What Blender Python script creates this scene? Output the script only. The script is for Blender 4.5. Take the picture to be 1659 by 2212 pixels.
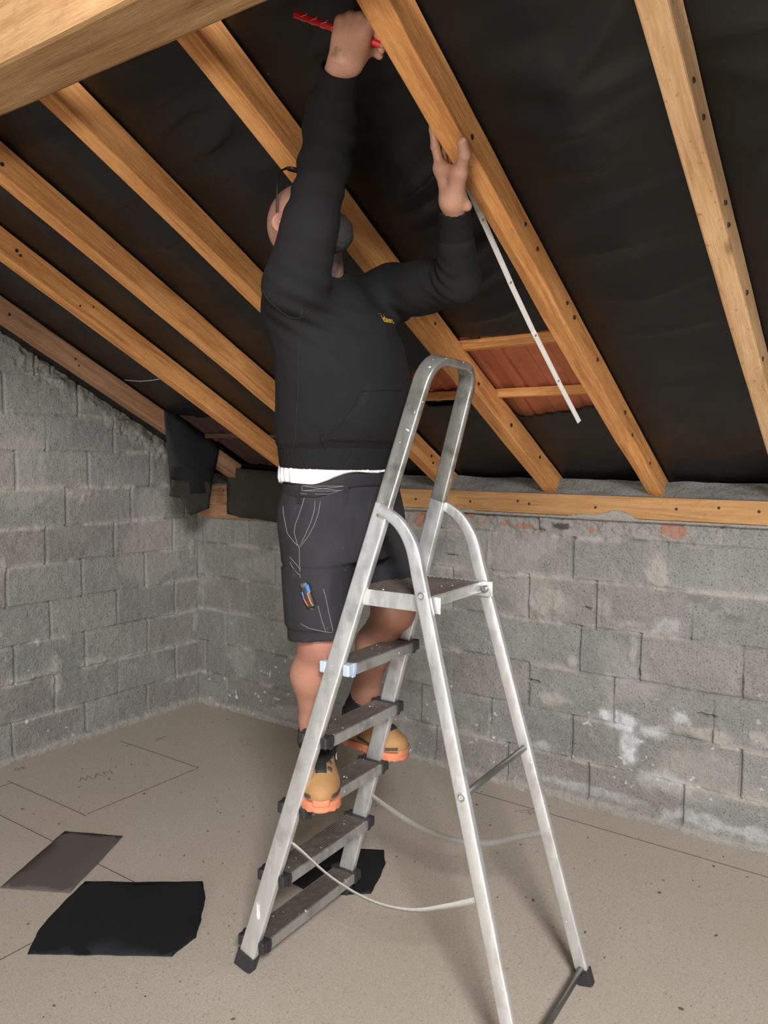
import bpy, bmesh, math, random
import numpy as np
from mathutils import Vector, Matrix

for o in list(bpy.data.objects):
    bpy.data.objects.remove(o)
SC = bpy.context.scene
COL = SC.collection
random.seed(7)

# ------------------------------------------------------------------ camera
def cam_axes(yaw, pitch, roll):
    f = Vector((-math.sin(yaw)*math.cos(pitch), math.cos(yaw)*math.cos(pitch), math.sin(pitch)))
    r = Vector((math.cos(yaw), math.sin(yaw), 0))
    u = r.cross(f)
    return math.cos(roll)*r + math.sin(roll)*u, -math.sin(roll)*r + math.cos(roll)*u, f
cam = bpy.data.cameras.new('camera')
cam.sensor_fit = 'HORIZONTAL'
cam.sensor_width = 36.0
cam.lens = 36.0*1695.835/1659
cam.clip_start = 0.05
cam_ob = bpy.data.objects.new('camera', cam)
COL.objects.link(cam_ob)
r_, u_, f_ = cam_axes(0.6112193, -0.0696827, 0.0082184)
cam_ob.matrix_world = Matrix(((r_.x, u_.x, -f_.x, 3.7924512), (r_.y, u_.y, -f_.y, -3.3647815),
                              (r_.z, u_.z, -f_.z, 1.5708662), (0, 0, 0, 1)))
SC.camera = cam_ob

# ------------------------------------------------------------------ world, lights, exposure
SC.view_settings.view_transform = 'Standard'
SC.view_settings.look = 'None'
SC.view_settings.gamma = 1.0
SC.view_settings.use_curve_mapping = False
SC.view_settings.exposure = 0.0
SC.cycles.use_denoising = True
SC.cycles.max_bounces = 10
SC.cycles.diffuse_bounces = 6
SC.cycles.sample_clamp_indirect = 4.0
w = bpy.data.worlds.new('daylight')
SC.world = w
w.use_nodes = True
w.node_tree.nodes['Background'].inputs[0].default_value = (0.75, 0.87, 1.0, 1)
w.node_tree.nodes['Background'].inputs[1].default_value = 0.1

def area(name, loc, target, sx, sy, power, color):
    l = bpy.data.lights.new(name, 'AREA')
    l.shape = 'RECTANGLE'; l.size = sx; l.size_y = sy; l.energy = power; l.color = color
    o = bpy.data.objects.new(name, l); COL.objects.link(o)
    o.location = loc
    o.rotation_euler = (Vector(target)-Vector(loc)).to_track_quat('-Z', 'Y').to_euler()
    return o
# daylight through the window of the far gable, through the window in the near gable, and the roof window
area('window_daylight', (7.15, -4.9, 1.75), (2.0, -1.3, 1.0), 1.5, 1.3, 15, (0.93, 0.97, 1.0))
area('left_window_daylight', (-0.35, -5.2, 1.5), (2.2, -1.2, 0.6), 1.2, 1.2, 8, (0.93, 0.97, 1.0))
area('roof_window_daylight', (5.05, -4.4, 3.05), (2.7, -1.2, 0.7), 0.8, 0.7, 285, (0.98, 0.98, 1.0))
area('eaves_fill', (4.2, -7.3, 0.75), (2.8, -1.5, 1.9), 2.2, 0.9, 205, (1.0, 0.97, 0.92))  # added low fill through an unseen opening, brightens the rafter undersides

# ------------------------------------------------------------------ helpers
ROOF_SL = math.tan(math.radians(27.3227))
def roof_z(y, off=0.0):                 # height of the rafters' lower face (off = 0) above y
    return 1.424 + off - ROOF_SL*y

def _hash(ix, iy, iz, seed):
    n = (ix*374761393 + iy*668265263 + iz*2147483647 + seed*144665) & 0xffffffff
    n = ((n ^ (n >> 13))*1274126177) & 0xffffffff
    n = ((n ^ (n >> 16))*2246822519) & 0xffffffff
    return ((n ^ (n >> 15)) & 0xffff)/65535.0
def vnoise(x, y, z=0.0, seed=0):
    x = np.asarray(x, float); y = np.asarray(y, float); z = np.asarray(z, float) + np.zeros_like(x)
    ix = np.floor(x).astype(np.int64); iy = np.floor(y).astype(np.int64); iz = np.floor(z).astype(np.int64)
    fx = x-ix; fy = y-iy; fz = z-iz
    fx = fx*fx*(3-2*fx); fy = fy*fy*(3-2*fy); fz = fz*fz*(3-2*fz)
    def H(a, b, c): return _hash(ix+a, iy+b, iz+c, seed)
    x00 = H(0,0,0)*(1-fx)+H(1,0,0)*fx; x10 = H(0,1,0)*(1-fx)+H(1,1,0)*fx
    x01 = H(0,0,1)*(1-fx)+H(1,0,1)*fx; x11 = H(0,1,1)*(1-fx)+H(1,1,1)*fx
    return ((x00*(1-fy)+x10*fy)*(1-fz) + (x01*(1-fy)+x11*fy)*fz)*2-1
def fbm(x, y, z=0.0, seed=0, octs=4):
    a, s, f = 0.0, 0.5, 1.0
    for k in range(octs):
        a = a + s*vnoise(np.asarray(x)*f, np.asarray(y)*f, np.asarray(z)*f, seed+k*17)
        s *= 0.5; f *= 2.03
    return a
def sstep(a, b, x):
    t = np.clip((np.asarray(x, float)-a)/(b-a), 0, 1)
    return t*t*(3-2*t)

OFF = {}
def link_mesh(name, verts, faces, mat, parent=None, smooth=False, origin=None, attrs=None):
    V = np.array([tuple(v) for v in verts], dtype=np.float64) if not isinstance(verts, np.ndarray) else verts.astype(np.float64)
    if parent is not None:
        L = OFF[parent.name]
    elif origin is not None:
        L = np.array(origin, float)
    else:
        L = np.array([(V[:,0].min()+V[:,0].max())/2, (V[:,1].min()+V[:,1].max())/2, V[:,2].min()])
    me = bpy.data.meshes.new(name)
    me.from_pydata((V-L).tolist(), [], faces.tolist() if isinstance(faces, np.ndarray) else [tuple(f) for f in faces])
    me.update()
    if attrs:
        for k, a in attrs.items():
            at = me.attributes.new(k, 'FLOAT', 'POINT')
            at.data.foreach_set('value', np.asarray(a, np.float32))
    if smooth:
        me.polygons.foreach_set('use_smooth', [True]*len(me.polygons))
    for m in (mat if isinstance(mat, (list, tuple)) else [mat]):
        me.materials.append(m)
    o = bpy.data.objects.new(name, me)
    COL.objects.link(o)
    if parent is None:
        o.location = L
    else:
        o.parent = parent
    OFF[o.name] = L
    return o
def empty(name, loc):
    o = bpy.data.objects.new(name, None); COL.objects.link(o)
    o.empty_display_size = 0.1
    o.location = loc; OFF[o.name] = np.array(loc, float)
    return o
def tag(o, label=None, cat=None, group=None, kind=None):
    if label: o['label'] = label
    if cat: o['category'] = cat
    if group: o['group'] = group
    if kind: o['kind'] = kind
    return o
class MB:                               # collects shapes that become ONE mesh
    def __init__(s): s.v = []; s.f = []
    def add(s, V, F):
        n = len(s.v); s.v += [tuple(map(float, v)) for v in V]; s.f += [tuple(i+n for i in f) for f in F]; return s
    def box(s, lo, hi, bevel=0.0, M=None):
        bm = bmesh.new()
        bmesh.ops.create_cube(bm, size=1)
        for v in bm.verts:
            v.co = Vector([lo[i]+(v.co[i]+.5)*(hi[i]-lo[i]) for i in range(3)])
        if bevel > 0:
            bmesh.ops.bevel(bm, geom=bm.edges[:], offset=bevel, segments=2, profile=0.5, affect='EDGES')
        V = [(M @ v.co if M else v.co.copy()) for v in bm.verts]
        bm.verts.index_update()
        F = [[v.index for v in f.verts] for f in bm.faces]
        bm.free()
        return s.add(V, F)
    def tube(s, pts, rad, n=10, cap=True):
        P = [Vector(p) for p in pts]
        R = rad if isinstance(rad, (list, tuple)) else [rad]*len(P)
        V, F = [], []
        ref = None
        for i, p in enumerate(P):
            t = (P[min(i+1, len(P)-1)]-P[max(i-1, 0)]).normalized()
            if ref is None:
                ref = t.orthogonal().normalized()
            ref = (ref - t*ref.dot(t)).normalized()
            b = t.cross(ref)
            for k in range(n):
                a = 2*math.pi*k/n
                V.append(p + R[i]*(math.cos(a)*ref + math.sin(a)*b))
        for i in range(len(P)-1):
            for k in range(n):
                F.append((i*n+k, i*n+(k+1) % n, (i+1)*n+(k+1) % n, (i+1)*n+k))
        if cap:
            F.append(tuple(range(n))[::-1]); F.append(tuple((len(P)-1)*n+k for k in range(n)))
        return s.add(V, F)
    def sweep(s, pts, normals, prof):   # prof: [(along normal, along binormal)], closed
        P = [Vector(p) for p in pts]; n = len(prof); V, F = [], []
        for i, p in enumerate(P):
            t = (P[min(i+1, len(P)-1)]-P[max(i-1, 0)]).normalized()
            N = Vector(normals[i] if isinstance(normals, list) else normals)
            N = (N - t*N.dot(t)).normalized(); B = t.cross(N)
            pr = prof[i] if isinstance(prof[0][0], (tuple, list)) else prof
            n = len(pr)
            V += [p + N*a + B*b for a, b in pr]
        for i in range(len(P)-1):
            for k in range(n):
                F.append((i*n+k, i*n+(k+1) % n, (i+1)*n+(k+1) % n, (i+1)*n+k))
        F.append(tuple(range(n))[::-1]); F.append(tuple((len(P)-1)*n+k for k in range(n)))
        return s.add(V, F)
    def prism(s, poly, axis_fn, t0, t1):  # poly of 2D points mapped by axis_fn(u, v, t)
        n = len(poly)
        V = [axis_fn(u, v, t0) for u, v in poly]+[axis_fn(u, v, t1) for u, v in poly]
        F = [tuple(range(n))[::-1], tuple(range(n, 2*n))]+[(k, (k+1) % n, n+(k+1) % n, n+k) for k in range(n)]
        return s.add(V, F)
    def ball(s, c, r, n=10, sc=(1, 1, 1)):
        bm = bmesh.new(); bmesh.ops.create_uvsphere(bm, u_segments=n, v_segments=max(4, n//2+1), radius=r)
        V = [Vector((c[0]+v.co.x*sc[0], c[1]+v.co.y*sc[1], c[2]+v.co.z*sc[2])) for v in bm.verts]
        bm.verts.index_update(); F = [[v.index for v in f.verts] for f in bm.faces]; bm.free()
        return s.add(V, F)
    def build(s, name, mat, parent=None, smooth=False, origin=None):
        o = link_mesh(name, s.v, s.f, mat, parent, smooth, origin)
        bm = bmesh.new(); bm.from_mesh(o.data)
        bmesh.ops.recalc_face_normals(bm, faces=bm.faces[:])
        bm.to_mesh(o.data); bm.free()
        return o
def rrect(a, b, r, n=3):                # rounded rectangle profile, full sizes a x b
    out = []
    for cx, cy, a0 in ((1, 1, 0), (-1, 1, 90), (-1, -1, 180), (1, -1, 270)):
        for k in range(n+1):
            t = math.radians(a0+90*k/n)
            out.append((cx*(a/2-r)+r*math.cos(t), cy*(b/2-r)+r*math.sin(t)))
    return out
def auto_smooth(o, deg=35):
    o.data.polygons.foreach_set('use_smooth', [True]*len(o.data.polygons))
    bm = bmesh.new(); bm.from_mesh(o.data)
    for e in bm.edges:
        if len(e.link_faces) == 2 and e.calc_face_angle(0) > math.radians(deg):
            e.smooth = False
    bm.to_mesh(o.data); bm.free()
    return o
def grid(nu, nv):
    i = np.arange(nu*nv).reshape(nv, nu)
    return np.stack([i[:-1, :-1], i[:-1, 1:], i[1:, 1:], i[1:, :-1]], -1).reshape(-1, 4)

# ------------------------------------------------------------------ materials
class NT:
    def __init__(s, name, rough=0.7, metal=0.0, spec=0.5):
        s.m = bpy.data.materials.new(name); s.m.use_nodes = True
        s.t = s.m.node_tree; s.b = s.t.nodes['Principled BSDF']
        s.b.inputs['Roughness'].default_value = rough
        s.b.inputs['Metallic'].default_value = metal
        s.b.inputs['Specular IOR Level'].default_value = spec
        s.coord = None
    def n(s, typ, **kw):
        x = s.t.nodes.new(typ)
        for k, v in kw.items():
            if k in x.inputs: x.inputs[k].default_value = v
            else: setattr(x, k, v)
        return x
    def l(s, a, b): s.t.links.new(a, b)
    def vec(s, scale=(1, 1, 1), rnd=False):
        tc = s.n('ShaderNodeTexCoord'); mp = s.n('ShaderNodeMapping')
        s.l(tc.outputs['Object'], mp.inputs['Vector'])
        mp.inputs['Scale'].default_value = scale
        if rnd:
            oi = s.n('ShaderNodeObjectInfo'); mu = s.n('ShaderNodeMath', operation='MULTIPLY'); mu.inputs[1].default_value = 37.0
            s.l(oi.outputs['Random'], mu.inputs[0])
            cb = s.n('ShaderNodeCombineXYZ')
            for k in range(3): s.l(mu.outputs[0], cb.inputs[k])
            s.l(cb.outputs[0], mp.inputs['Location'])
        return mp.outputs[0]
    def noise(s, vec, scale, detail=4, rough=0.55, dist=0.0):
        x = s.n('ShaderNodeTexNoise'); x.inputs['Scale'].default_value = scale; x.inputs['Detail'].default_value = detail
        x.inputs['Roughness'].default_value = rough; x.inputs['Distortion'].default_value = dist
        s.l(vec, x.inputs['Vector']); return x.outputs['Fac']
    def voro(s, vec, scale, feature='F1', out='Distance'):
        x = s.n('ShaderNodeTexVoronoi'); x.feature = feature; x.inputs['Scale'].default_value = scale
        s.l(vec, x.inputs['Vector']); return x.outputs[out]
    def ramp(s, fac, stops, interp='LINEAR'):
        x = s.n('ShaderNodeValToRGB'); x.color_ramp.interpolation = interp
        while len(x.color_ramp.elements) < len(stops): x.color_ramp.elements.new(0.5)
        for e, (p, c) in zip(x.color_ramp.elements, stops):
            e.position = p; e.color = (*c, 1) if len(c) == 3 else c
        s.l(fac, x.inputs['Fac']); return x.outputs['Color']
    def mix(s, fac, a, b, mode='MIX'):
        x = s.n('ShaderNodeMix', data_type='RGBA', blend_type=mode)
        for sock, v in ((x.inputs[0], fac), (x.inputs[6], a), (x.inputs[7], b)):
            if hasattr(v, 'is_linked'): s.l(v, sock)
            elif isinstance(v, (int, float)): sock.default_value = v
            else: sock.default_value = (*v, 1)
        return x.outputs[2]
    def math(s, op, a, b=None):
        x = s.n('ShaderNodeMath', operation=op)
        for sock, v in ((x.inputs[0], a), (x.inputs[1], b)):
            if v is None: continue
            if hasattr(v, 'is_linked'): s.l(v, sock)
            else: sock.default_value = v
        return x.outputs[0]
    def attr(s, name):
        x = s.n('ShaderNodeAttribute'); x.attribute_name = name; return x.outputs['Fac']
    def color(s, c):
        if hasattr(c, 'is_linked'): s.l(c, s.b.inputs['Base Color'])
        else: s.b.inputs['Base Color'].default_value = (*c, 1)
        return s
    def bump(s, h, strength=0.3, dist=0.01):
        x = s.n('ShaderNodeBump'); x.inputs['Strength'].default_value = strength; x.inputs['Distance'].default_value = dist
        s.l(h, x.inputs['Height']); s.l(x.outputs[0], s.b.inputs['Normal']); return s

def mat_plain(name, c, rough=0.6, metal=0.0, var=0.12, scale=40, bump=0.0, spec=0.5):
    t = NT(name, rough, metal, spec)
    v = t.vec()
    nz = t.noise(v, scale, 5)
    t.color(t.mix(nz, tuple(x*(1-var) for x in c), tuple(min(1, x*(1+var)) for x in c)))
    if bump: t.bump(nz, bump, 0.004)
    return t.m
def mat_wood(name, dark, mid, light, weather=0.25):
    t = NT(name, 0.72, 0, 0.3)
    v = t.vec((1.1, 16, 16), True)
    g = t.noise(v, 2.2, 7, 0.62, 0.7)
    v2 = t.vec((1, 1, 1), True)
    big = t.noise(v2, 2.6, 3)
    fine = t.noise(t.vec((6, 120, 120), True), 3.0, 3)
    c = t.ramp(g, [(0.28, dark), (0.5, mid), (0.74, light)])
    c = t.mix(t.ramp(big, [(0.35, (0, 0, 0)), (0.7, (0.55, 0.55, 0.55))]), c, t.mix(0.5, c, dark))
    kv = t.voro(t.vec((0.9, 3.2, 3.2), True), 2.3)
    c = t.mix(t.ramp(kv, [(0.03, (0.85, 0.85, 0.85)), (0.085, (0, 0, 0))]), c, tuple(x*0.35 for x in dark))
    sp = t.noise(t.vec((1, 1, 1), True), 55, 3)
    c = t.mix(t.ramp(sp, [(0.62, (0, 0, 0)), (0.72, (weather,)*3)]), c, tuple(x*0.5 for x in dark))
    c = t.mix(t.ramp(fine, [(0.35, (0.55,)*3), (0.6, (0, 0, 0))]), c, t.mix(0.7, c, dark))
    t.color(c)
    t.bump(t.math('ADD', g, t.math('MULTIPLY', fine, 0.8)), 0.45, 0.004)
    return t.m
def mat_block(name, warm=1.0):
    t = NT(name, 0.95, 0, 0.15)
    v = t.vec()
    fine = t.noise(v, 125, 4, 0.7)
    med = t.noise(v, 28, 5, 0.65)
    big = t.noise(v, 5, 3)
    c = t.ramp(t.attr('tone'), [(0.0, (0.235, 0.222, 0.205)), (0.35, (0.285, 0.262, 0.245)), (0.65, (0.255, 0.262, 0.245)), (1.0, (0.33, 0.315, 0.29))])
    c = t.mix(t.ramp(med, [(0.3, (0.55,)*3), (0.62, (0, 0, 0))]), c, t.mix(0.45, c, (0.11, 0.10, 0.09)))
    c = t.mix(t.ramp(big, [(0.4, (0, 0, 0)), (0.75, (0.5,)*3)]), c, (0.38, 0.36, 0.33))
    c = t.mix(t.ramp(fine, [(0.33, (0.85,)*3), (0.47, (0, 0, 0))]), c, (0.085, 0.08, 0.075))
    c = t.mix(t.ramp(t.noise(t.vec(), 230, 3), [(0.66, (0, 0, 0)), (0.74, (0.6,)*3)]), c, (0.52, 0.5, 0.47))
    mort = t.math('MULTIPLY', t.attr('mort'), t.math('ADD', t.math('MULTIPLY', med, 0.9), 0.45))
    c = t.mix(mort, c, (0.43, 0.405, 0.355))
    c = t.mix(t.attr('brick'), c, (0.38, 0.21, 0.15))
    c = t.mix(t.attr('soot_shade'), c, (0.06, 0.055, 0.05))
    c = t.mix(t.attr('white'), c, (0.74, 0.76, 0.76))
    t.color(c)
    h = t.math('ADD', t.math('MULTIPLY', fine, 1.0), t.math('MULTIPLY', med, 1.3))
    t.bump(h, 1.0, 0.008)
    return t.m

M = {}
M['wood'] = mat_wood('rafter_wood', (0.36, 0.145, 0.045), (0.74, 0.335, 0.11), (0.88, 0.47, 0.19))
M['wood_worn'] = mat_wood('worn_rafter_wood', (0.45, 0.24, 0.10), (0.76, 0.48, 0.25), (0.86, 0.60, 0.36), 0.6)
M['wood_pale'] = mat_wood('beam_wood', (0.25, 0.12, 0.05), (0.45, 0.265, 0.12), (0.56, 0.36, 0.18), 0.25)
M['wood_dull'] = mat_wood('weathered_wood', (0.16, 0.075, 0.04), (0.34, 0.18, 0.095), (0.45, 0.27, 0.15), 0.3)
M['plate_wood'] = mat_wood('plate_wood', (0.27, 0.13, 0.05), (0.45, 0.245, 0.095), (0.53, 0.31, 0.135), 0.3)
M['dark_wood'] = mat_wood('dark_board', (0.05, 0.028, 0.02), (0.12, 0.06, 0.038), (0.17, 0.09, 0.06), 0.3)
M['block'] = mat_block('concrete_block')
M['screw'] = mat_plain('screw_steel', (0.035, 0.028, 0.022), 0.6, 0.3)
M['tile'] = mat_plain('terracotta', (0.42, 0.125, 0.055), 0.85, 0, 0.35, 18, 0.4)
def mat_membrane():
    t = NT('roof_membrane', 0.42, 0, 0.5)
    v = t.vec()
    n1 = t.noise(v, 120, 3)
    n2 = t.noise(v, 6, 4)
    t.color(t.mix(n2, (0.0035, 0.003, 0.0026), (0.007, 0.0062, 0.0055)))
    t.l(t.ramp(n2, [(0.3, (0.52,)*3), (0.7, (0.38,)*3)]), t.b.inputs['Roughness'])
    t.bump(n1, 0.06, 0.002)
    return t.m
M['membrane'] = mat_membrane()
M['felt'] = mat_plain('membrane_offcut', (0.0085, 0.009, 0.0105), 0.7, 0, 0.3, 200, 0.15, 0.3)
M['felt_grey'] = mat_plain('grey_offcut', (0.105, 0.087, 0.077), 0.9, 0, 0.12, 120, 0.15, 0.2)
M['felt_green'] = mat_plain('aged_membrane', (0.028, 0.026, 0.02), 0.8, 0, 0.3, 60, 0.2, 0.3)
def mat_floor():
    t = NT('chipboard', 0.62, 0, 0.35)
    v = t.vec()
    fl = t.noise(t.vec((1.0, 1.6, 1)), 150, 4, 0.6, 1.2)
    vo = t.voro(t.vec((60, 150, 1)), 1.0, 'F1', 'Distance')
    big = t.noise(v, 1.6, 3)
    c = t.ramp(fl, [(0.3, (0.325, 0.27, 0.215)), (0.5, (0.445, 0.385, 0.315)), (0.72, (0.52, 0.455, 0.38))])
    c = t.mix(t.ramp(t.noise(t.vec((1, 3.0, 1)), 95, 2, 0.5, 1.5), [(0.62, (0, 0, 0)), (0.72, (0.75,)*3)]), c, (0.60, 0.53, 0.44))
    c = t.mix(t.ramp(t.noise(t.vec((2.5, 1, 1)), 80, 2, 0.5, 1.5), [(0.29, (0.8,)*3), (0.36, (0, 0, 0))]), c, (0.19, 0.135, 0.095))
    c = t.mix(t.ramp(big, [(0.4, (0, 0, 0)), (0.7, (0.35,)*3)]), c, (0.41, 0.325, 0.245))
    t.color(c)
    t.bump(fl, 0.12, 0.002)
    return t.m
M['floor'] = mat_floor()
M['line'] = mat_plain('pencil_grey', (0.19, 0.155, 0.125), 0.8)
M['seam'] = mat_plain('board_joint', (0.09, 0.065, 0.045), 0.9)
M['chips'] = mat_plain('wood_chips', (0.12, 0.075, 0.045), 0.9, 0, 0.5, 60)
M['pale'] = mat_plain('pale_fleck', (0.62, 0.57, 0.50), 0.8, 0, 0.2, 60)
def mat_alu(name, base, rough, dirt, paint):
    t = NT(name, rough, 0.75, 0.5)
    v = t.vec()
    sc = t.noise(t.vec((12, 12, 2.5)), 4, 4, 0.55)
    bl = t.noise(v, 14, 4)
    c = t.mix(sc, tuple(x*0.82 for x in base), base)
    c = t.mix(t.ramp(bl, [(0.5, (0, 0, 0)), (0.72, (dirt,)*3)]), c, (0.16, 0.14, 0.12))
    sp = t.noise(t.vec((1, 1, 1)), 60, 2)
    pt = t.ramp(sp, [(paint, (0, 0, 0)), (paint+0.03, (1, 1, 1))])
    c = t.mix(pt, c, (0.72, 0.70, 0.66))
    t.color(c)
    t.l(t.math('SUBTRACT', 0.75, t.math('MULTIPLY', pt, 0.7)), t.b.inputs['Metallic'])
    t.l(t.ramp(sc, [(0.3, (rough*0.8,)*3), (0.7, (rough*1.25,)*3)]), t.b.inputs['Roughness'])
    t.bump(sc, 0.03, 0.002)
    return t.m
M['alu'] = mat_alu('aluminium', (0.78, 0.78, 0.77), 0.36, 0.35, 0.74)
M['alu_worn'] = mat_alu('worn_aluminium', (0.42, 0.41, 0.375), 0.27, 0.85, 0.70)
M['alu_step'] = mat_alu('step_aluminium', (0.50, 0.50, 0.48), 0.5, 0.5, 0.71)
M['grime'] = mat_alu('grimy_tread', (0.20, 0.165, 0.14), 0.6, 0.55, 0.69)
M['bar'] = mat_plain('steel_bar', (0.17, 0.165, 0.155), 0.4, 0.7, 0.2, 30)
M['plastic'] = mat_plain('black_plastic', (0.022, 0.022, 0.023), 0.45, 0, 0.2)
M['cap_pale'] = mat_plain('pale_blue_cap', (0.40, 0.47, 0.55), 0.4)
M['strap'] = mat_plain('webbing', (0.36, 0.34, 0.31), 0.85, 0, 0.25, 160, 0.2)
M['strap_old'] = mat_plain('webbing_grey', (0.20, 0.185, 0.165), 0.85, 0, 0.25, 160, 0.2)
M['wire'] = mat_plain('pale_wire', (0.34, 0.33, 0.30), 0.5)
M['shirt_paint'] = mat_plain('white_paint', (0.78, 0.78, 0.76), 0.5, 0, 0.04)
# ------------------------------------------------------------------ setting: floor and walls
XR, YF, RIDGE = 7.0, -7.2, -3.6
fl = MB().box((-0.25, YF-0.2, -0.1), (XR+0.2, 0.25, 0.0)).build('floor', M['floor'])
tag(fl, 'bare chipboard floor with thin board joints', kind='structure')
sm = MB()
def floor_line(mb, pts, wd, z0=0.0, z1=0.0012):
    for (x0, y0), (x1, y1) in zip(pts[:-1], pts[1:]):
        d = Vector((x1-x0, y1-y0, 0)); n = Vector((-d.y, d.x, 0)).normalized()*wd/2
        a, b = Vector((x0, y0, 0)), Vector((x1, y1, 0))
        q = [a-n, b-n, b+n, a+n]
        mb.add([(*c.xy, z0) for c in q]+[(*c.xy, z1) for c in q], [(4, 5, 6, 7), (0, 1, 5, 4), (1, 2, 6, 5), (2, 3, 7, 6), (3, 0, 4, 7)])
for x0, y0, x1, y1 in ((0.20, -1.384, 0.83, -1.384), (0.19, -0.735, 0.82, -0.735), (0.82, -1.37, 0.82, -0.735), (0.0, -1.60, 1.50, -1.60),
                       (1.48, -1.60, 1.48, -3.2), (0.24, -1.384, 0.24, -1.60), (2.0, -0.165, 4.2, -0.195)):
    floor_line(sm, [(x0, y0), ((x0+x1)/2+0.001, (y0+y1)/2+0.001), (x1, y1)], 0.0028)
sm.build('floor_joint', M['seam'], fl)
pw = MB()
def scrib(strokes, ox, oy, ux, uy, sc):   # ux = reading direction, uy = upward direction of the letters
    for st in strokes:
        floor_line(pw, [(ox+sc*(a*ux[0]+b*uy[0]), oy+sc*(a*ux[1]+b*uy[1])) for a, b in st], 0.0035, 0.0, 0.0009)
rd = (0.23, 0.97); up = (-0.97, 0.23)
scrib([[(0, 0.1), (0.45, 0.95), (0.5, 0.1), (0.95, 0.95), (1.0, 0)], [(1.2, 0), (1.65, 0.9), (1.9, 0.05)], [(1.3, 0.35), (1.8, 0.4)],
       [(2.1, 0.0), (2.2, 0.9), (2.7, 0.05), (2.75, 0.95)]], 0.50, -1.19, rd, up, 0.06)
scrib([[(0.3, 0), (0, 0.3), (0.3, 0.75), (0.6, 0.4), (0.3, 0)], [(0.8, 0), (0.8, 0.75)], [(1.2, 0.75), (0.8, 0.35), (1.2, 0)]], 0.12, -1.30, rd, up, 0.05)
scrib([[(0, 0), (0.9, 0.7), (1.6, 0.3), (0.4, 0.0)], [(1.2, -0.1), (0.8, 0.6)]], 2.33, -0.24, (0.97, 0.2), (-0.2, 0.97), 0.06)
scrib([[(0, 0), (1.5, 0.9)], [(0.2, 0.5), (1.7, 0.5)], [(0.9, -0.2), (0.5, 0.8)]], 0.35, -0.62, rd, up, 0.05)
tag(pw.build('pencil_writing', M['line'], fl), 'faint pencilled letters')

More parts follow.
